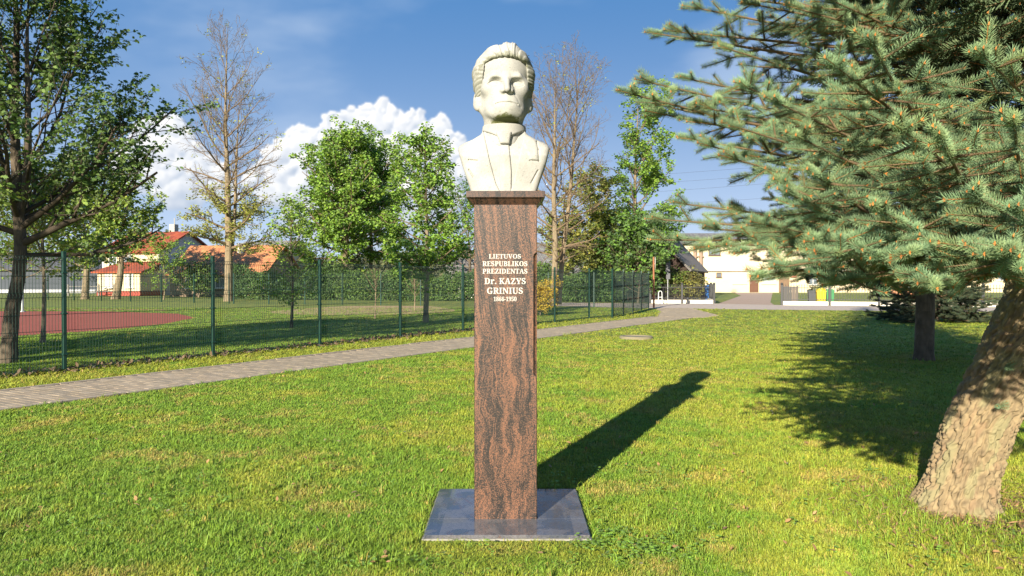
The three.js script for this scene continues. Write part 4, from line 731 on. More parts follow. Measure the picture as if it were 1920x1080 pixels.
  // 1. the leaning spruce at the right
  {
    const axis = [[2.95, -0.1, 0.2], [2.975, 0.08, 0.195], [3.13, 0.56, 0.195], [3.3, 0.93, 0.2], [3.53, 1.45, 0.195], [3.72, 2.2, 0.185], [3.82, 3.5, 0.18], [3.9, 6, 0.12], [3.95, 9.5, 0.04], [3.96, 11, 0.01]];
    const Zt = -4.98, curve = new THREE.CatmullRomCurve3(axis.map((p) => V(p[0], p[1], Zt)), false, 'centripetal');
    const trunkAt = (y) => { for (let i = 1; i < axis.length; i++) if (axis[i][1] >= y || i === axis.length - 1) { const k = clamp((y - axis[i - 1][1]) / (axis[i][1] - axis[i - 1][1])); return V(mix(axis[i - 1][0], axis[i][0], k), y, Zt); } };
    const o = V(2.95, 0, Zt), t = thing('spruce_tree', 'large blue spruce with a leaning scaly trunk nearest the camera at the right', 'spruce', o.toArray());
    // bark broken into scales
    const tr = new Tris(), rows = 460, sides = 210, pos = [];
    const rOf = (y) => { for (let i = 1; i < axis.length; i++) if (axis[i][1] >= y) { const k = (y - axis[i - 1][1]) / (axis[i][1] - axis[i - 1][1]); return mix(axis[i - 1][2], axis[i][2], k); } return 0.01; };
    const ids = [];
    for (let j = 0; j <= rows; j++) {
      const v = j / rows, y = v < 0.8 ? mix(-0.1, 2.3, v / 0.8) : mix(2.3, 11, (v - 0.8) / 0.2), c = trunkAt(y), R = rOf(y);
      const row = []; for (let s = 0; s <= sides; s++) {
        const a = s % sides / sides * 2 * Math.PI, ca = Math.cos(a), sa = Math.sin(a);
        const wx = a * R / 0.25, w1 = noise3(ca * 2.5, y * 4, sa * 2.5), px = ca * 9 + w1 * 1.2, pz = sa * 9 + w1, ridge = Math.abs(noise3(px * 1.5, y * 13, pz * 1.5) - 0.5) * 2, plate = noise3(ca * 15 + w1 * 2, y * 34, sa * 15), chip = noise3(ca * 34, y * 95, sa * 34);
        const bump = 0.015 * (sstep(0.05, 0.45, ridge) - 0.6) + 0.017 * sstep(0.4, 0.58, plate) + 0.012 * (chip - 0.5) + 0.03 * (noise3(ca * 1.6, y * 1.8, sa * 1.6 + 5) - 0.5) + (y < 0.25 ? 0.075 * Math.pow(1 - y / 0.25, 2) * (0.5 + 0.8 * Math.abs(Math.sin(a * 2.5 + 1))) * 0.8 : 0);
        const rr = R + bump, tone = mix3([0.31, 0.235, 0.132], [0.15, 0.112, 0.066], noise3(ca * 14, y * 40, sa * 14)), green = sstep(0.58, 0.72, noise3(ca * 3 + 9, y * 5, sa * 3)) * 0.5, red = sstep(0.62, 0.78, noise3(ca * 7, y * 12 + 7, sa * 7)) * 0.5;
        let cc = mix3(tone, [0.24, 0.235, 0.12], green); cc = mix3(cc, [0.26, 0.17, 0.1], red);
        row.push(tr.vert(V(c.x - o.x + ca * rr, y, sa * rr), V(ca, 0, sa), cc));
      } ids.push(row);
    }
    for (let j = 0; j < rows; j++) for (let s = 0; s < sides; s++) tr.i.push(ids[j][s], ids[j + 1][s], ids[j][s + 1], ids[j][s + 1], ids[j + 1][s], ids[j + 1][s + 1]);
    const tg = tr.geo(); tg.computeVertexNormals();
    part('trunk', tg, new THREE.MeshStandardMaterial({ vertexColors: true, roughness: 0.95 }), t);
    const r = rng(301), W = (px, py, d) => V(gx(px, d), ht(py, d), -d);
    const tips = [[1560, 60, 4.6, 0], [1640, 40, 4.6, 0], [1700, 70, 4.5, 0], [1800, 60, 4.3, 0], [1238, 66, 4.3, 0.2], [1274, 62, 4.3, 0.1], [1187, 178, 3.95, 0.3], [1220, 156, 4.05, 0.25], [1243, 215, 4.15, 0.3], [1300, 262, 4.1, 0.3], [1335, 275, 3.9, 0.3], [1295, 150, 4.4, 0.3], [1330, 205, 4.0, 0.3],
      [1310, 18, 4.5, 0], [1345, -6, 4.3, 0], [1420, 12, 4.1, 0], [1500, 20, 3.9, 0.1], [1562, 5, 3.7, 0.1], [1370, 95, 4.2, 0.2], 
      [1385, 240, 3.6, 0.35], [1400, 165, 3.5, 0.3], [1460, 195, 3.3, 0.3], [1380, 300, 3.55, 0.35], [1500, 260, 3.1, 0.3],
      [1635, 88, 2.65, 0.05], [1565, 125, 2.75, 0.15], [1842, 108, 2.55, 0.05], 
      [1690, 245, 2.5, 0.2], [1765, 262, 2.45, 0.2], [1900, 235, 2.3, 0.1], 
      [1468, 345, 3.0, 0.35], [1530, 330, 2.95, 0.35], [1482, 365, 3.0, 0.35], [1650, 395, 2.65, 0.35], [1830, 370, 2.4, 0.3], [1905, 395, 2.3, 0.3],
      [1240, 412, 4.35, 0.45], [1285, 383, 4.4, 0.45], [1242, 450, 4.25, 0.5], [1345, 430, 4.1, 0.5], [1390, 395, 4.0, 0.45], [1330, 462, 4.0, 0.5], [1430, 420, 3.6, 0.45], [1400, 470, 3.7, 0.5],
      [1537, 452, 2.8, 0.4], [1548, 474, 2.8, 0.45], [1720, 470, 2.55, 0.4], [1855, 478, 2.35, 0.35], [1745, 528, 2.65, 0.4], [1895, 470, 2.3, 0.3], [1470, 500, 3.3, 0.5], [1430, 515, 3.5, 0.5], [1560, 530, 3.2, 0.5], [1650, 480, 2.9, 0.45], [1905, 500, 2.35, 0.3], ];
    for (const [px, py, d, rise] of tips) {
      const b = W(px, py, d), h = clamp(b.y + rise * 0.55 + (r() - 0.5) * 0.2, 1.5, 4.6);
      const low = sstep(380, 480, py); branch(t, o, trunkAt(h), b, r, { ...FINE, sag: (0.03 + rise * 0.16) * (1 - low), hang: 0.25 * (1 - 0.8 * low), bare: d > 3.7 ? 0.5 : 0.42 });
    }
    // added inner branches close to the trunk, shade put into their needle colour
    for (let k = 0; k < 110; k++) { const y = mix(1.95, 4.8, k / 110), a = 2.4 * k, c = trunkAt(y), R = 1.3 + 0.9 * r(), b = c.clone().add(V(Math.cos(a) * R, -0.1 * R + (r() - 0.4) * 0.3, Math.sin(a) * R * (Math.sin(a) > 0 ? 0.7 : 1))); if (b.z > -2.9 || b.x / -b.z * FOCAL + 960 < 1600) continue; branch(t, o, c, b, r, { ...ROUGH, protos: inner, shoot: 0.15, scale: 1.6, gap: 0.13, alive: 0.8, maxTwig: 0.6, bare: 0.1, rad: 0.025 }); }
    // branches away from the picture and up to the top: they throw the shade
    let az = 0;
    for (let k = 0; k < 210; k++) {
      const y = mix(2.2, 10.4, Math.pow(k / 210, 1.15)), a = (az += 2.4), R = 3.3 * Math.pow(1 - (y - 2.2) / 9, 0.8) * (0.8 + 0.4 * r()), c = trunkAt(y), b = c.clone().add(V(Math.cos(a) * R, -0.12 * R + (r() - 0.5) * 0.3, Math.sin(a) * R));
      const sx = b.x / -b.z * FOCAL + 960, sy = HORIZON - (b.y - EYE) / -b.z * FOCAL, inFrame = b.z < -0.5 && sx > -100 && sx < 2300 && sy > -60;
      if (inFrame && (y < 3.7 || sx < 1330)) continue; if (b.z > -1.2 && y < 3.3) continue;
      branch(t, o, c, b, r, { ...ROUGH, protos: coarse });
    }
    for (let k = 0; k < 44; k++) { const y = mix(3.75, 6.6, k / 44), a = Math.atan2(0.9, -0.42) + (((k * 0.618) % 1) - 0.5) * 1.9, R = 2.9 + 0.7 * r(), c = trunkAt(y); branch(t, o, c, c.clone().add(V(Math.cos(a) * R, -0.05 * R, Math.sin(a) * R)), r, { ...ROUGH, protos: coarse }); }  // unseen branches added on the sun side to darken the upper crown
    // two tufts sprouting from the bark
    for (const [px, py] of [[1887, 688], [1870, 762]]) { const p = W(px, py, 4.74).sub(o); for (let k = 0; k < 4; k++) { const m = part('sprout', shoots[k % 2], needleM, t); m.position.copy(p); m.quaternion.setFromUnitVectors(up, V((r() - 0.5) * 1.4, (r() - 0.2) * 0.9, 0.9).normalize()); m.scale.setScalar(0.7); } }
    console.log('spruce 1 shoots', branch.count);
  }
  // 2 and 3. the spruce behind it and the low dark one by the road
  const whole = (label, base, H, R, y0, rad, seed, n, extra, px = (t) => 1) => {
    const t = thing('spruce_tree', label, 'spruce', base.toArray()), r = rng(seed), tr = new Tris(), ys = [0, 0.15, 1, H * 0.5, H];
    tr.tube([V(0, -0.05, 0), ...ys.slice(1).map((y) => V(0.03 * Math.sin(y), y, 0))], [rad * 1.25, rad * 1.05, rad, rad * 0.55, 0.01], 20, 1, (s, k) => 0.05 * rad * (hash3(s, k, seed) - 0.5)); part('trunk', tr.geo(), barkDark, t);
    let az = 0; for (let k = 0; k < n; k++) { const u = k / n, y = mix(y0, H * 0.97, Math.pow(u, 1.05)), q = R * (1 - u * 0.94) * (0.82 + 0.32 * r()); az += 2.4 + (r() - 0.5) * 0.5; const a = base.clone().add(V(0, y, 0)), b = a.clone().add(V(Math.cos(az) * q, -q * (extra.down ?? 0.1) + 0.1 * r(), Math.sin(az) * q)); if (b.y < 0.12) b.y = 0.12 + 0.1 * r(); branch(t, base, a, b, r, { ...ROUGH, ...extra }); }
  };
  whole('dark shade-tinted spruce trunk and crown behind the leaning spruce', gp(1733, 676), 12, 3.3, 1.9, 0.165, 302, 110, { down: 0.08, scale: 1, protos: shadeTinted });
  whole('low dark spruce with branches down to the grass beside the pavement', gp(1755, 603), 6.5, 2.35, 0.15, 0.1, 303, 190, { down: 0.05, scale: 1, gap: 0.14, protos: shadeTinted, bare: 0.3 });
  console.log('spruce shoots', branch.count);
}
// ---------- houses, barn, walls, signs, bins, wires
{
  const glass = new THREE.MeshStandardMaterial({ color: rgb([0.16, 0.19, 0.22]), roughness: 0.12 }), frameW = std([0.72, 0.7, 0.66], 0.6), brown = std([0.13, 0.06, 0.035], 0.6), curtain = std([0.55, 0.58, 0.58], 0.5);
  const wallTex = (c, seed) => { const m = texture(256, 256, (u, v) => { const k = 0.9 + 0.16 * fbm2(u * 6, v * 6, 4, seed, 6) + 0.06 * noise2(u * 128, v * 128, seed, 128); return [c[0] * k, c[1] * k, c[2] * k]; }); return new THREE.MeshStandardMaterial({ map: m, roughness: 0.92 }); };
  const cream = wallTex([0.66, 0.54, 0.37], 3), creamB = wallTex([0.68, 0.57, 0.38], 4), stoneGrey = wallTex([0.4, 0.38, 0.34], 5);
  // a rectangular window with frame, mullion and pane, standing at local (x, y) on a wall facing +z
  function win(h, x, y, w, hh, z, o = {}) {
    const f = part('window', merged([box(w, 0.09, 0.12, 0, hh / 2 - 0.045, 0), box(w, 0.09, 0.12, 0, -hh / 2 + 0.045, 0), box(0.09, hh - 0.18, 0.12, -w / 2 + 0.045, 0, 0), box(0.09, hh - 0.18, 0.12, w / 2 - 0.045, 0, 0), box(0.07, hh - 0.18, 0.1, o.mull ?? 0, 0, 0)]), o.frame ?? frameW, h);
    f.position.set(x, y, z); part('pane', box(w - 0.18, hh - 0.18, 0.03, 0, 0, -0.02), o.pane ?? glass, f); part('sill', box(w + 0.12, 0.06, 0.2, 0, -hh / 2 - 0.03, 0.03), o.frame ?? frameW, f); return f;
  }
  const roofPanel = (pts, th) => { // a slab over a quad given anticlockwise from above
    const q = pts.map((p) => V(...p)), n = q[1].clone().sub(q[0]).cross(q[3].clone().sub(q[0])).normalize().multiplyScalar(th), t = new Tris(), lo = q.map((p) => p.clone().sub(n));
    const face = (a, b, c, d) => { const m = b.clone().sub(a).cross(d.clone().sub(a)).normalize(), L = a.distanceTo(b), W = a.distanceTo(d), i = [[a, 0, 0], [b, L, 0], [c, L, W], [d, 0, W]].map(([p, u, v]) => t.vert(p, m, null, [u, v])); t.i.push(i[0], i[1], i[2], i[0], i[2], i[3]); };
    face(q[0], q[1], q[2], q[3]); face(lo[3], lo[2], lo[1], lo[0]); for (let k = 0; k < 4; k++) { const j = (k + 1) % 4; face(lo[k], lo[j], q[j], q[k]); } return t.geo();
  };
  const tileTex = (c, seed) => texture(256, 256, (u, v) => { const row = Math.floor(v * 6), w = hash3(Math.floor(u * 8 + (row % 2) * 0.5), row, seed), k = 0.72 + 0.45 * w + 0.3 * (fbm2(u * 8, v * 8, 3, seed, 8) - 0.5); return [c[0] * k, c[1] * k * (0.9 + 0.2 * w), c[2] * k]; });
  const bumpTile = texture(256, 256, (u, v) => { const r = 1 - (v * 6) % 1, c = Math.abs(Math.sin(u * 8 * Math.PI)); const k = 0.6 * r + 0.4 * c; return [k, k, k]; }, false);
  const tileM = (c, seed) => { const a = tileTex(c, seed), b = bumpTile.clone(); a.repeat.set(0.5, 0.5); b.repeat.set(0.5, 0.5); b.needsUpdate = true; return new THREE.MeshStandardMaterial({ map: a, bumpMap: b, bumpScale: 0.06, roughness: 0.85 }); };
  const redTile = tileM([0.34, 0.07, 0.03], 7), orangeTile = tileM([0.5, 0.2, 0.085], 8), greyTile = tileM([0.2, 0.19, 0.18], 9);
  // gabled block: walls, two roof slopes; local x along the ridge, front at +z
  const gableWall = (w, d, h, rise, side) => { const s = new THREE.Shape(); s.moveTo(-d / 2, 0); s.lineTo(d / 2, 0); s.lineTo(d / 2, h); s.lineTo(0, h + rise); s.lineTo(-d / 2, h); s.closePath(); const g = new THREE.ExtrudeGeometry(s, { depth: 0.2, bevelEnabled: false }); return g.rotateY(Math.PI / 2).translate(side * (w / 2) - 0.1, 0, 0); };
  function gabled(t, w, d, h, rise, over, wm, rm, gm = wm) {
    part('wall', merged([box(w - 0.2, h, 0.2, 0, h / 2, d / 2 - 0.1), box(w - 0.2, h, 0.2, 0, h / 2, -d / 2 + 0.1)]), wm, t);
    for (const s of [-1, 1]) part('gable_wall', gableWall(w, d, h, rise, s), gm, t);
    const k = (d / 2 + over) / (d / 2), y = h + rise - rise * k, W = w / 2 + over, e = 0.16;
    part('roof', roofPanel([[-W, y + e, d / 2 + over], [W, y + e, d / 2 + over], [W, h + rise + e, 0.0], [-W, h + rise + e, 0.0]], 0.14), rm, t);
    part('roof', roofPanel([[W, y + e, -d / 2 - over], [-W, y + e, -d / 2 - over], [-W, h + rise + e, -0.01], [W, h + rise + e, -0.01]], 0.14), rm, t);
  }
  // cream house beyond the pavement
  {
    const Z = 95, x0 = gx(1262, Z), x1 = gx(1640, Z), w = x1 - x0, cx = (x0 + x1) / 2, h = 6.3, t = thing('cream_house', 'long two storey cream house with a brown door behind the pavement', 'house', [cx, 0, -Z - 4]);
    const L = (px) => gx(px, Z) - cx, zf = 4;
    part('wall', merged([box(w, 2.72, 0.25, 0, 1.36, zf - 0.125), box(0.25, 2.72, 7.7, -w / 2 + 0.125, 1.36, 0), box(0.25, 2.72, 7.7, w / 2 - 0.125, 1.36, 0), box(w, 2.72, 0.25, 0, 1.36, -zf + 0.1)]), creamB, t, 'plain rendered ground floor wall');
    const boards = wallTex([0.68, 0.57, 0.41], 15);
    for (let k = 0; k < 12; k++) part('plank', box(w + 0.1, 0.285, 0.05, 0, 2.98 + k * 0.29, zf + 0.08 - (k % 2) * 0.004), boards, t);
    part('wall', merged([box(w + 0.06, h - 2.85, 0.3, 0, 2.85 + (h - 2.85) / 2, zf - 0.1), box(0.3, h - 2.85, 7.6, -w / 2 + 0.13, 2.85 + (h - 2.85) / 2, 0), box(0.3, h - 2.85, 7.6, w / 2 - 0.13, 2.85 + (h - 2.85) / 2, 0)]), boards, t, 'boarded upper storey wall');
    part('ledge', box(w + 0.3, 0.13, 0.5, 0, 2.785, zf + 0.02), std([0.5, 0.46, 0.4], 0.8), t);
    part('roof', roofPanel([[-w / 2 - 0.5, h, zf + 0.6], [w / 2 + 0.5, h, zf + 0.6], [w / 2 + 0.5, h + 1.5, 0], [-w / 2 - 0.5, h + 1.5, 0]], 0.2), greyTile, t); part('roof', roofPanel([[w / 2 + 0.5, h, -zf - 0.6], [-w / 2 - 0.5, h, -zf - 0.6], [-w / 2 - 0.5, h + 1.5, -0.01], [w / 2 + 0.5, h + 1.5, -0.01]], 0.2), greyTile, t);
    const yy = (py) => ht(py, Z), dark = std([0.12, 0.08, 0.06], 0.7);
    const W = (a, b, c, d, o) => win(t, (L(a) + L(b)) / 2, (yy(c) + yy(d)) / 2, (b - a) / FOCAL * Z, (d - c) / FOCAL * Z, zf + 0.06 + (c < 505 ? 0.08 : 0), o);
    W(1343, 1352.5, 511, 520, { frame: dark }); W(1374, 1399, 513, 532, { pane: curtain }); W(1428.5, 1454, 513, 532, { pane: curtain }); W(1328, 1350, 457, 479, { frame: dark }); W(1384, 1402, 453, 471, {}); W(1440, 1462, 457, 477, {}); W(1516, 1532, 508, 534, {}); W(1560, 1578, 512, 530, {});
    const door = part('door', merged([box(1.12, 2.2, 0.1, 0, 1.1, 0), ...[0, 1, 2].flatMap((k) => [-0.27, 0.27].map((x) => rbox(0.36, 0.5, 0.05, 0.02, x, 0.45 + k * 0.66, 0.06, 1)))]), brown, t); door.position.set(L(1413.5), 0.06, zf + 0.05); part('handle', bar(V(-0.44, 1.05, 0.1), V(-0.44, 1.25, 0.1), 0.025), std([0.5, 0.48, 0.4], 0.3, { metalness: 0.8 }), door);
    part('garage_door', merged([box(1.3, 2.5, 0.12, 0, 1.25, 0), ...[0, 1, 2, 3, 4].map((k) => box(0.2, 2.4, 0.04, -0.5 + k * 0.25, 1.25, 0.08))]), std([0.2, 0.13, 0.08], 0.8), t).position.set(L(1470), 0.03, zf + 0.06);
    part('flower_box', merged([box(0.8, 0.25, 0.3, 0, 0, 0), ...Array.from({ length: 9 }, (_, k) => new THREE.IcosahedronGeometry(0.16, 1).translate(-0.4 + 0.1 * k, 0.22 + 0.08 * (k % 3), 0.08 * (k % 2)))]), std([0.5, 0.1, 0.1], 0.8), t).position.set(L(1487), 2.1, zf + 0.16);
    for (const px of [1302, 1313]) part('drainpipe', merged([bar(V(0, 2.9, 0), V(0, 6.3, 0), 0.22, 8), box(0.6, 0.12, 0.4, 0, 4.6, 0)]), std([0.3, 0.21, 0.15], 0.7), t).position.set(L(px), 0, zf + 0.32);
    part('chimney', merged([box(0.9, 1.6, 0.7, 0, 0.8, 0), box(1.05, 0.14, 0.85, 0, 1.66, 0)]), wallTex([0.4, 0.16, 0.1], 9), t).position.set(L(1500), h + 1.0, 0);
  }
  { // brick-coloured outbuilding glimpsed between the spruces
    const Z = 80, t = thing('brick_house', 'small orange brick house glimpsed between the two spruce trunks', 'house', [gx(1720, Z), 0, -Z], -0.2); gabled(t, 7, 6, 2.4, 2.2, 0.4, wallTex([0.42, 0.19, 0.1], 19), redTile); for (const x of [-1.8, 1.5]) win(t, x, 1.4, 1.1, 1.1, 3.05);
    const t2 = thing('pale_house', 'pale rendered house at far right behind the leaning spruce trunk', 'house', [gx(1860, 100), 0, -100], -0.25); gabled(t2, 11, 8, 4.6, 2.6, 0.5, cream, greyTile); for (const x of [-3.5, 0, 3.5]) win(t2, x, 2.2, 1.3, 1.3, 4.05);
  }
  { // dark barn
    const a = V(gx(1288.7, 52), 0, -52), b = V(gx(1320, 61.5), 0, -61.5), L = a.distanceTo(b), dir = b.clone().sub(a).normalize(), left = V(dir.z, 0, -dir.x), c = a.clone().add(b).multiplyScalar(0.5).addScaledVector(left, 2.1), ang = Math.atan2(-dir.z, dir.x);
    const t = thing('wooden_barn', 'dark brown wooden barn with a grey corrugated roof behind the thicket', 'barn', c.toArray(), ang);
    const wood = wallTex([0.04, 0.024, 0.019], 31), sheetM = new THREE.MeshStandardMaterial({ map: texture(256, 128, (u, v) => { const k = 0.75 + 0.5 * fbm2(u * 4, v * 16, 4, 5, 4); return [0.16 * k, 0.145 * k, 0.135 * k]; }), roughness: 0.85, bumpMap: texture(64, 8, (u) => { const k = 0.5 + 0.5 * Math.sin(u * 16 * Math.PI); return [k, k, k]; }, false), bumpScale: 0.05 });  // brown wood taken darker to stand for the shade of the trees
    const h = 2.45, d = 4.2, rise = 2.25, w = L; gabled(t, w, d, h, rise, 0.35, wood, sheetM);
    for (let k = 0; k < 24; k++) { const z = -d / 2 + (k + 0.5) * d / 24, y = h + rise * (1 - Math.abs(z) / (d / 2)); part('plank', box(0.05, y - 0.06, d / 24 - 0.02, -w / 2 - 0.12 - 0.006 * (k % 2), y / 2, z), wood, t); }
    for (let k = 0; k < 30; k++) part('plank', box(w / 30 - 0.02, h - 0.1, 0.05, -w / 2 + (k + 0.5) * w / 30, h / 2, d / 2 + 0.03 + 0.006 * (k % 2)), wood, t);
  }
  // houses on the left
  {
    const Z = 78, t = thing('red_roofed_house', 'cream house with red tiled roofs beyond the sports field at left', 'house', [gx(266, 82) + 1.95, 0, -82], -0.3);
    gabled(t, 7.2, 8.2, 4.6, 2.1, 0.5, creamB, redTile, wallTex([0.5, 0.5, 0.5], 41));  // gables grey instead of cream: the shaded side is put into the wall colour
    for (const [x, y] of [[-2.2, 3.7], [-0.2, 3.7]]) win(t, x, y, 1.1, 1.1, 4.15, {});
    // lower front wing
    part('wall', merged([box(5.3, 2.15, 3.2, 1.7, 1.075 + 0.25, 5.75)]), creamB, t); part('base_course', box(5.4, 0.5, 3.3, 1.7, 0.25, 5.75), wallTex([0.34, 0.07, 0.05], 42), t);
    part('roof', roofPanel([[-1.4, 2.4, 7.75], [4.85, 2.4, 7.75], [4.55, 3.5, 4.14], [-1.0, 3.5, 4.14]], 0.14), redTile, t, 'lower lean to roof');
    for (const x of [0.5, 3.1]) win(t, x, 1.55, 1.05, 1.5, 7.4, { pane: curtain });
    part('awning', roofPanel([[3.7, 3.3, 2.5], [5.4, 2.6, 2.5], [5.4, 2.6, -1], [3.7, 3.3, -1]].map((p) => p), 0.1), std([0.08, 0.17, 0.42], 0.5), t);
    part('chimney', merged([box(0.7, 1.3, 0.6, 0, 0.65, 0), bar(V(0.1, 1.3, 0), V(0.1, 2.0, 0), 0.05)]), stoneGrey, t).position.set(1.4, 6.4, -0.6);
    const Y = 72, o = thing('orange_roofed_house', 'low house with a big weathered orange tiled roof behind the bare tree', 'house', [gx(425, Y), 0, -Y - 3], -0.12);
    gabled(o, 9.2, 8.4, 2.2, 2.7, 0.45, wallTex([0.28, 0.2, 0.14], 44), orangeTile); for (const x of [-2.6, 0.4, 3]) win(o, x, 1.3, 1, 1, 4.25, {});
    part('chimney', merged([box(0.6, 1.2, 0.6, 0, 0.6, 0), box(0.72, 0.12, 0.72, 0, 1.26, 0)]), wallTex([0.62, 0.58, 0.52], 45), o).position.set(0.9, 3.9, 1.0);
    const G = 92, g = thing('grey_warehouse', 'long dark grey warehouse with a pale base at the far left', 'warehouse', [gx(50, G), 0, -G - 4], -0.05);
    part('wall', box(24, 2.6, 8, 0, 1.7, 0), wallTex([0.07, 0.08, 0.1], 46), g); part('base_course', box(24.1, 0.42, 8.1, 0, 0.21, 0), wallTex([0.46, 0.47, 0.5], 47), g); part('roof', roofPanel([[-12.4, 3, 4.6], [12.4, 3, 4.6], [12.4, 4.6, 0], [-12.4, 4.6, 0]], 0.2), std([0.1, 0.1, 0.11], 0.8), g); part('roof', roofPanel([[12.4, 3, -4.6], [-12.4, 3, -4.6], [-12.4, 4.6, -0.01], [12.4, 4.6, -0.01]], 0.2), std([0.1, 0.1, 0.11], 0.8), g);
    const k = thing('grey_house', 'small grey roofed house far behind the orange roofed house', 'house', [gx(512, 110), 0, -110], -0.3); gabled(k, 9, 8, 4.2, 3.0, 0.4, wallTex([0.42, 0.36, 0.28], 48), greyTile); for (const x of [-2.5, 1.5]) win(k, x, 2.4, 1.1, 1.2, 4.05);
    const w = thing('white_shed', 'small white walled shed seen just left of the pillar', 'shed', [gx(884, 66), 0, -66], 0.1); gabled(w, 4, 3, 2.2, 1.1, 0.25, wallTex([0.7, 0.68, 0.62], 49), greyTile); win(w, 0.6, 1.2, 0.7, 0.7, 1.55);
    const bf = thing('brown_gable_house', 'brown gabled house roof showing just right of the pillar', 'house', [gx(1005, 88), 0, -88], 0.5); gabled(bf, 7, 7, 2.6, 3.2, 0.4, wallTex([0.3, 0.2, 0.12], 50), greyTile); win(bf, 0, 1.5, 1.1, 1.1, 3.55);
    // low post and rail fence in front of the warehouse
    const pf = thing('rail_fence', 'low pale post and rail fence in front of the grey warehouse', 'fence', [gx(128, 74), 0, -74], 0.02), pm = std([0.2, 0.19, 0.17], 0.8);
    for (let q = 0; q < 4; q++) part('post', rbox(0.14, 1.15, 0.14, 0.02, q * 1.5, 0.575, 0, 1), pm, pf); for (const y of [0.45, 0.95]) part('rail', box(4.6, 0.06, 0.05, 2.25, y, 0.1), pm, pf);
    const pole = thing('metal_pole', 'slim pale grey metal pole beside the leaning dark trunk', 'pole', gp(42, 585).toArray()); part('shaft', merged([bar(V(0, 0, 0), V(0, 3.6, 0), 0.055, 12, 0.05), bar(V(0, 0, 0), V(0, 0.05, 0), 0.14, 12)]), std([0.42, 0.48, 0.5], 0.4, { metalness: 0.3 }), pole); part('bracket', merged([box(0.3, 0.06, 0.1, 0, 1.45, 0), new THREE.TorusGeometry(0.09, 0.015, 6, 14).rotateX(Math.PI / 2).translate(0, 1.5, 0)]), std([0.08, 0.1, 0.1], 0.5), pole); part('cap', new THREE.SphereGeometry(0.06, 12, 8).translate(0, 3.6, 0), std([0.42, 0.48, 0.5], 0.4), pole);
  }
  // low white walls with iron railings beside the pavement
  const iron = std([0.03, 0.032, 0.035], 0.5), rend = wallTex([0.74, 0.68, 0.58], 61);
  function railing(label, pts, step = 0.155) {
    const t = thing('iron_railing', label, 'fence', pts[0].toArray());
    for (let k = 0; k + 1 < pts.length; k++) {
      const a = pts[k], d = pts[k + 1].clone().sub(a), L = d.length(), ry = Math.atan2(-d.z, d.x), at = a.clone().sub(pts[0]);
      const w = part('low_wall', merged([rbox(L - 0.01, 0.28, 0.2, 0.015, L / 2, 0.1, 0, 1)]), rend, t); w.position.copy(at); w.rotation.y = ry;
      const n = Math.max(1, Math.round(L / 2.75)); for (let q = k ? 1 : 0; q <= n; q++) { const p = part('post', merged([rbox(0.14, 1.3, 0.14, 0.012, 0, 0.62, 0, 1), new THREE.SphereGeometry(0.08, 10, 8).translate(0, 1.32, 0)]), iron, t); p.position.copy(at).addScaledVector(d, q / n); p.position.add(V(0, 0, 0.06).applyAxisAngle(up3, ry)); p.rotation.y = ry; }
      for (const y of [0.36, 1.08]) { const rl = part('rail', box(L, 0.035, 0.02, L / 2, y, 0), iron, t); rl.position.copy(at); rl.rotation.y = ry; }
      const list = []; for (let x = step / 2; x < L; x += step) list.push(box(0.022, 0.98, 0.018, x, 0.73, 0.012), new THREE.ConeGeometry(0.022, 0.09, 4).translate(x, 1.265, 0.012));
      const pk = part('picket', merged(list), iron, t); pk.position.copy(at); pk.rotation.y = ry; pk.userData.kind = 'stuff';
    }
  }
  railing('black iron railing on a low white wall in front of the coloured bins', [V(gx(1466, 46.6), 0, -46.6), V(30, 0, -42.6)]);
  railing('black iron railing on a low white wall in front of the brown thicket', [V(9.3, 0, -50.2), V(13.42, 0, -49.6), V(14.6, 0, -56)], 0.13);
  // wheeled bins behind the railing
  function bin(name, label, px, z, w, h, c, dome, turn) {
    const t = thing(name, label, 'bin', [gx(px, z), 0, -z], turn), m = std(c, 0.45), body = new THREE.BoxGeometry(w, h, w * 1.1, 1, 4, 1), p = body.attributes.position;
    for (let i = 0; i < p.count; i++) { const k = 0.82 + 0.18 * (p.getY(i) / h + 0.5); p.setX(i, p.getX(i) * k); p.setZ(i, p.getZ(i) * k); } body.computeVertexNormals(); body.translate(0, h / 2 + 0.06, 0);
    part('body', body, m, t); for (const x of [-0.28, 0, 0.28]) part('rib', box(0.03, h * 0.75, 0.03, x * w, h * 0.48, w * 0.53), m, t);
    const lid = dome ? new THREE.SphereGeometry(0.5, 20, 10, 0, 6.2832, 0, Math.PI / 2).scale(w * 1.08, w * 1.05, w * 1.2).translate(0, h + 0.06, 0) : merged([rbox(w * 1.08, 0.07, w * 1.2, 0.02, 0, h + 0.1, 0), rbox(w * 0.8, 0.06, w * 0.9, 0.02, 0, h + 0.16, 0)]);
    part('lid', lid, m, t); part('rim', box(w * 1.1, 0.06, w * 1.2, 0, h + 0.03, 0), m, t); for (const s of [-1, 1]) part('wheel', new THREE.CylinderGeometry(0.1, 0.1, 0.06, 16).rotateZ(Math.PI / 2).translate(s * w * 0.42, 0.1, -w * 0.5), iron, t); part('handle', bar(V(-w * 0.4, h, -w * 0.68), V(w * 0.4, h, -w * 0.68), 0.02), m, t);
  }
  bin('recycling_bin', 'yellow ribbed recycling bin with a domed lid behind the railing', 1539, 48.6, 0.56, 0.8, [0.72, 0.5, 0.01], true, -0.25);
  bin('wheeled_bin', 'dark grey wheeled bin left of the yellow bin', 1522, 49.2, 0.46, 0.78, [0.055, 0.06, 0.07], false, -0.25);
  bin('wheeled_bin', 'green wheeled bin right of the yellow bin', 1556, 49.0, 0.48, 0.78, [0.04, 0.22, 0.08], false, -0.25);
  bin('wheeled_bin', 'blue wheeled bin standing by the barn wall', 1327, 54, 0.4, 1.0, [0.02, 0.16, 0.5], false, -0.1);
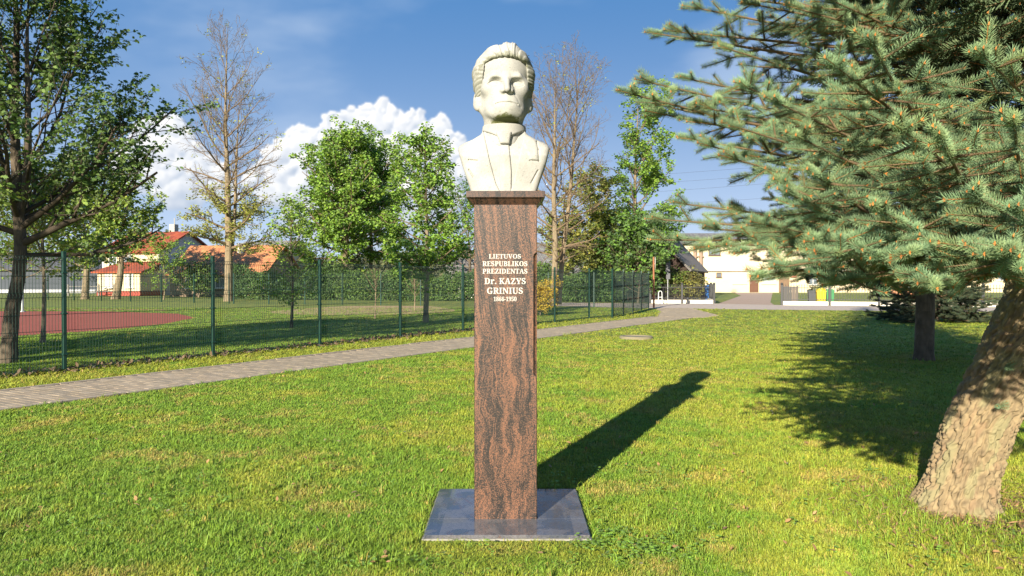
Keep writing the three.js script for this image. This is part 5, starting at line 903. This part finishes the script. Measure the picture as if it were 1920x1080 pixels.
  { const t = thing('board_screen', 'dark grey slatted board screen behind the left end of the railing', 'screen', [gx(1481, 50), 0, -50], -0.25), m = std([0.075, 0.07, 0.068], 0.7), n = std([0.15, 0.12, 0.1], 0.8); for (let k = 0; k < 8; k++) part('plank', box(0.115, 1.12 - 0.02 * (k % 2), 0.03, -0.45 + k * 0.125, 0.58, 0.004 * (k % 2)), k < 5 ? m : n, t); for (const y of [0.25, 0.95]) part('rail', box(1.0, 0.08, 0.04, -0.01, y, -0.04), m, t); for (const x of [-0.5, 0.5]) part('post', box(0.08, 1.2, 0.08, x, 0.6, -0.08), m, t); }
  // road signs seen from the side and behind
  { const Z = 41.7, t = thing('road_sign', 'round road sign seen almost edge on atop a rusty pole', 'sign', [gx(1226, Z), 0, -Z]), rust = wallTex([0.3, 0.12, 0.06], 71), H = 2.85;
    part('pole', merged([bar(V(0, 0, 0), V(-0.02, H, 0), 0.055, 10, 0.045)]), rust, t); const d = part('sign_plate', new THREE.CylinderGeometry(0.39, 0.39, 0.03, 32).rotateX(Math.PI / 2), std([0.45, 0.4, 0.36], 0.5), t); d.position.set(0.07, H - 0.38, 0); d.rotation.y = 1.38; part('bracket', box(0.14, 0.05, 0.05, 0.02, H - 0.38, 0), rust, t);
    const z2 = 50.5, s = thing('road_sign', 'grey sign post with two small plates seen from behind, before the thicket', 'sign', [gx(1252, z2), 0, -z2]), gal = std([0.33, 0.34, 0.36], 0.4, { metalness: 0.4 }); part('pole', bar(V(0, 0, 0), V(0, 2.75, 0), 0.04, 10), gal, s); part('sign_plate', rbox(0.3, 0.62, 0.025, 0.01, 0, 2.42, 0.05), std([0.09, 0.09, 0.1], 0.5), s); part('sign_plate', rbox(0.27, 0.4, 0.025, 0.01, 0.02, 1.82, 0.05), std([0.11, 0.11, 0.12], 0.5), s);
    const r = thing('bicycle_stand', 'small white bent tube bicycle stand beside the rusty sign pole', 'bicycle stand', [gx(1238, 48.5), 0, -48.5]), pts = []; for (let k = 0; k <= 12; k++) { const a = Math.PI * k / 12; pts.push(V(Math.cos(a) * 0.11, 0.72 + Math.sin(a) * 0.13, 0)); } part('tube', new THREE.TubeGeometry(new THREE.CatmullRomCurve3([V(0.13, 0, 0), V(0.12, 0.4, 0), ...pts, V(-0.12, 0.4, 0), V(-0.13, 0, 0)]), 40, 0.025, 8), std([0.6, 0.62, 0.62], 0.4), r); part('crossbar', bar(V(-0.115, 0.45, 0), V(0.115, 0.45, 0), 0.022, 8), std([0.6, 0.62, 0.62], 0.4), r);
    const b = thing('bollard', 'short dark iron bollard in front of the low white wall', 'bollard', [gx(1289, 49.2), 0, -49.2]); part('shaft', new THREE.LatheGeometry([[0, 0], [0.1, 0], [0.1, 0.06], [0.07, 0.09], [0.065, 0.26], [0.09, 0.3], [0.1, 0.35], [0.07, 0.42], [0, 0.45]].map(([x, y]) => new THREE.Vector2(x, y)), 20), iron, b); }
  // overhead wires
  for (const [y0, y1, y2, z, k] of [[330, 318, 312, 120, 1], [345, 334, 329, 121, 2], [362, 350, 340, 122, 3], [384, 376, 372, 123, 4]]) {
    const a = V(gx(780, z), ht(y0 + 12, z), -z - 10), c = V(gx(1900, z), ht(y2 - 30, z), -z + 6), m = V(gx(1340, z), ht(y1 + 2, z), -z); const w = shade(new THREE.Mesh(new THREE.TubeGeometry(new THREE.CatmullRomCurve3([a, m, c]), 40, 0.014, 4), std([0.05, 0.055, 0.065], 0.6)));
    w.name = numbered('overhead_wire'); w.userData = { label: 'thin dark overhead wire across the sky, ' + ['', 'uppermost', 'second from the top', 'third from the top', 'lowest'][k] + ' of the four', category: 'wire', group: 'overhead wires against the sky' }; scene.add(w);
  }
}
// ---------- grass blades of the lawn, weeds and litter
{
  const r = rng(700), M = new THREE.Matrix4(), Q = new THREE.Quaternion(), E = new THREE.Euler(), c = new THREE.Color();
  function tuft(seed, n, h, w, rad, lean) {
    const t = new Tris(), q = rng(seed);
    for (let k = 0; k < n; k++) {
      const a = q() * 6.283, o = V((q() - 0.5) * 2 * rad, -0.004, (q() - 0.5) * 2 * rad), hh = h * (0.55 + 0.7 * q()), b = lean * (0.3 + q()), d = V(Math.cos(a), 0, Math.sin(a)), s = V(-d.z, 0, d.x), ww = w * (0.7 + 0.6 * q()), v = 0.8 + 0.4 * q(), y = q() * 0.25, col = [v * (0.9 + y), v, v * (1 - y)];
      const m = o.clone().addScaledVector(d, b * hh * 0.35).add(V(0, hh * 0.6, 0)), e = o.clone().addScaledVector(d, b * hh).add(V(0, hh * (1 - 0.25 * b), 0)), nn = d.clone().multiplyScalar(-0.9).add(V(0, 0.5, 0)).normalize();
      const i = [t.vert(o.clone().addScaledVector(s, -ww / 2), nn, col), t.vert(o.clone().addScaledVector(s, ww / 2), nn, col), t.vert(m.clone().addScaledVector(s, ww * 0.42), nn, col), t.vert(m.clone().addScaledVector(s, -ww * 0.42), nn, col), t.vert(e, nn, col)];
      t.i.push(i[0], i[1], i[2], i[0], i[2], i[3], i[3], i[2], i[4]);
    }
    return t.geo();
  }
  const grassM = new THREE.MeshStandardMaterial({ vertexColors: true, roughness: 0.7, side: THREE.DoubleSide });
  const protos = [tuft(1, 11, 0.024, 0.0034, 0.02, 0.9), tuft(2, 11, 0.028, 0.0032, 0.02, 0.8), tuft(3, 9, 0.02, 0.0036, 0.022, 1.1), tuft(4, 9, 0.065, 0.004, 0.02, 0.6)];
  const G = [0.15, 0.27, 0.022], Y = [0.29, 0.33, 0.036], D = [0.42, 0.3, 0.1];
  const lists = protos.map(() => []);
  const blocked = (x, z) => (Math.abs(x + 0.03) < 0.51 && Math.abs(z + 4.875) < 0.515) || onPath(x, z, 0.05) || inPoly(x, z, SIDEWALK) || inPoly(x, z, FLARE) || inPoly(x, z, TRACK) || Math.hypot(x - 2.97, z + 4.98) < 0.24;
  const fdir = FSTEP.clone().normalize();
  let z = 3.45;
  while (z < 42) {
    const sp = 0.0041 * z * (z > 20 ? 1.25 : 1), hw = 0.72 * z + 0.3;
    for (let x = -hw; x < hw; x += sp) {
      const X = x + (r() - 0.5) * sp * 1.6, Z = -z + (r() - 0.5) * sp * 1.6; if (blocked(X, Z)) continue;
      const bareK = sstep(0.75, 0.3, Math.hypot((X - 3.25) * 0.9, Z + 4.75)); if (r() < bareK * 0.8) continue;
      const side = (X - FENCE0.x) * -fdir.z + (Z - FENCE0.z) * fdir.x;      // > 0: this side of the fence
      const toFence = side, verge = !onPath(X, Z, 0.05) && side > 0 && (X - pathC.x) * PNOR.x + (Z - pathC.z) * PNOR.z < 0 && z > 8;
      let m = fbm2(X * 1.1 + 30, Z * 1.1, 3, 301) * 0.6 + fbm2(X * 5, Z * 5, 2, 311) * 0.4, warm = sstep(0.32, 0.68, m + 0.13 * clamp(X * 0.4, -1, 1) + (verge ? 0.22 : 0)), dry = sstep(0.6, 0.75, fbm2(X * 2.6 + 9, Z * 2.6, 3, 331)) * 0.6;
      if (side < 0) { warm *= 0.6; dry *= 0.4; }
      const nearTrunk = sstep(1.0, 0.35, Math.hypot(X - 2.85, Z + 4.85)), nearSlab = Math.max(Math.abs(X + 0.03), Math.abs(Z + 4.875)) < 0.56;
      const tall = r() < 0.012 + 0.35 * nearTrunk + (nearSlab && Z < -4.4 ? 0.2 : 0) + 0.1 * sstep(0.62, 0.75, fbm2(X * 3, Z * 3, 2, 351)) + (Math.abs(toFence) < 0.14 ? 0.35 : 0) || (verge && r() < 0.12);
      if (tall) { warm *= 0.35; dry *= 0.3; if (verge) { warm = 1; } }
      const w = tall ? 3 : r() * 3 | 0, col = mix3(mix3(G, Y, clamp(warm + (r() - 0.5) * 0.5)), D, clamp(dry * r() * 1.4 + (r() < 0.04 ? 0.7 : 0)));
      const gS = Math.pow(z / 4, 0.62), sy = Math.pow(z / 4, 0.08) * (0.8 + 0.5 * r()) * (tall ? 0.6 + 0.5 * r() : 1) * (Z > -4.4 && Z < -3.9 && Math.abs(X) < 0.55 ? 0.45 : 1); E.set((r() - 0.5) * 0.3, r() * 6.283, (r() - 0.5) * 0.3);
      M.compose(V(X, 0, Z), Q.setFromEuler(E), V(gS, sy, gS)); const v = 0.75 + 0.5 * r(); lists[w].push([M.clone(), col[0] * v, col[1] * v, col[2] * v]);
    }
    z += sp;
  }
  let total = 0;
  const lawn = new THREE.Group(); lawn.name = 'grass'; lawn.userData = { kind: 'stuff', label: 'short mown green and yellowed grass covering the lawn', category: 'grass' }; scene.add(lawn);
  protos.forEach((p, w) => { const L = lists[w], im = shade(new THREE.InstancedMesh(p, grassM, L.length)); L.forEach((q, i) => { im.setMatrixAt(i, q[0]); im.setColorAt(i, c.setRGB(q[1], q[2], q[3])); }); total += L.length; im.userData = { kind: 'stuff' };
    if (w < 3) { im.name = 'blades'; lawn.add(im); } else { im.name = 'long_grass'; Object.assign(im.userData, { label: 'longer grass blades round the trunk, slab edges and fence foot', category: 'grass' }); scene.add(im); } });
  console.log('grass tufts', total);
  // clover by the plinth corner
  { const cl = (() => { const t = new Tris(), q = rng(9); for (let k = 0; k < 7; k++) { const o = V((q() - 0.5) * 0.05, 0.02 + q() * 0.03, (q() - 0.5) * 0.05), n = V((q() - 0.5) * 2.4, 1, (q() - 0.5) * 2.4).normalize(), v = 0.8 + 0.4 * q(); for (let j = 0; j < 3; j++) { const a = j * 2.094 + k, d = V(Math.cos(a), 0.1, Math.sin(a)); leafGeo(t, o, d, n, 0.011, 0.011, false, [v, v, v]); } } return t.geo(); })();
    const spots = []; for (let k = 0; k < 90; k++) { const a = true; const x = a ? 0.66 + (r() + r() - 1) * 0.42 : (r() - 0.5) * 1.3, z0 = a ? -4.25 + (r() + r() - 1) * 0.35 : -4.3 + (r() - 0.6) * 0.16; if (!blocked(x, z0)) spots.push([x, z0]); } for (let k = 0; k < 350; k++) { const x = (r() - 0.5) * 6, zz = -3.6 - r() * 2.5; if (!blocked(x, zz) && fbm2(x * 2, zz * 2, 3, 401) > 0.56) spots.push([x, zz]); }
    const im = shade(new THREE.InstancedMesh(cl, plain, spots.length)); spots.forEach(([x, zz], i) => { E.set(0, r() * 6.28, 0); const k = 0.8 + 0.5 * r(); M.compose(V(x, 0, zz), Q.setFromEuler(E), V(k, k, k)); im.setMatrixAt(i, M); const v = 0.8 + 0.4 * r(); im.setColorAt(i, c.setRGB(0.2 * v, 0.37 * v, 0.035 * v)); }); im.name = 'clover'; im.userData = { kind: 'stuff', label: 'patches of low clover around the corner of the plinth', category: 'clover' }; scene.add(im); }
  // dry leaves and needles lying in the grass
  { const t = new Tris(); leafGeo(t, V(0, 0, 0), V(1, 0.1, 0), V(0, 1, 0.2).normalize(), 0.04, 0.022, false, [1, 1, 1]); const g = t.geo(), n = 420, im = shade(new THREE.InstancedMesh(g, plain, n)); for (let i = 0; i < n; i++) { let x, zz; do { zz = -3.6 - Math.pow(r(), 1.6) * 11; x = (r() - 0.5) * 1.4 * -zz; } while (blocked(x, zz)); E.set((r() - 0.5) * 1.2, r() * 6.28, (r() - 0.5) * 1.2); const k = 0.6 + 0.7 * r(); M.compose(V(x, 0.03 + r() * 0.012, zz), Q.setFromEuler(E), V(k, k, k)); im.setMatrixAt(i, M); const v = 0.7 + 0.6 * r(); im.setColorAt(i, c.setRGB(0.42 * v, 0.24 * v, 0.1 * v)); } im.name = 'fallen_leaves'; im.userData = { kind: 'stuff', label: 'scattered small dry brown leaves lying in the lawn', category: 'leaves' }; scene.add(im); }
  // dead needles and bare earth at the foot of the leaning spruce
  { const t = new Tris(); leafGeo(t, V(0, 0, 0), V(1, 0.1, 0), V(0, 1, 0.3).normalize(), 0.05, 0.008, false, [1, 1, 1]); const g = t.geo(), n = 2600, im = shade(new THREE.InstancedMesh(g, plain, n)); for (let i = 0; i < n; i++) { const a = r() * 6.28, d = 0.2 + 0.75 * Math.pow(r(), 1.3), x = 3.08 + Math.cos(a) * d * 1.15, zz = -4.86 + Math.sin(a) * d; E.set((r() - 0.5) * 1.2, r() * 6.28, (r() - 0.5) * 1.2); const s = 0.7 + 0.7 * r(); M.compose(V(x, 0.012 + r() * 0.02, zz), Q.setFromEuler(E), V(s, s, s)); im.setMatrixAt(i, M); const v = 0.6 + 0.7 * r(); im.setColorAt(i, c.setRGB(0.36 * v, 0.21 * v, 0.1 * v)); } im.name = 'needle_litter'; im.userData = { kind: 'stuff', label: 'dead brown needles on bare earth round the foot of the leaning spruce', category: 'needles' }; scene.add(im); }
  // earth and dead leaves along the foot of the fence
  { const t = new Tris(); leafGeo(t, V(0, 0, 0), V(1, 0.2, 0), V(0, 1, 0.3).normalize(), 0.07, 0.045, false, [1, 1, 1]); const g = t.geo(), n = 1500, im = shade(new THREE.InstancedMesh(g, plain, n)); for (let i = 0; i < n; i++) { const k = r() * 5.2 - 0.5, p = fenceAt(k), d = (r() + r() - 1) * 0.35 - 0.05; E.set((r() - 0.5) * 1.6, r() * 6.28, (r() - 0.5) * 1.6); const s = 0.7 + 0.7 * r(); M.compose(V(p.x + PNOR.x * d, 0.02 + r() * 0.06, p.z + PNOR.z * d), Q.setFromEuler(E), V(s, s, s)); im.setMatrixAt(i, M); const v = 0.6 + 0.7 * r(); im.setColorAt(i, c.setRGB(0.16 * v, 0.1 * v, 0.05 * v)); } im.name = 'leaf_litter'; im.userData = { kind: 'stuff', label: 'brown dead leaves gathered along the foot of the long fence', category: 'leaves' }; scene.add(im); }
}
renderer.render(scene, camera);
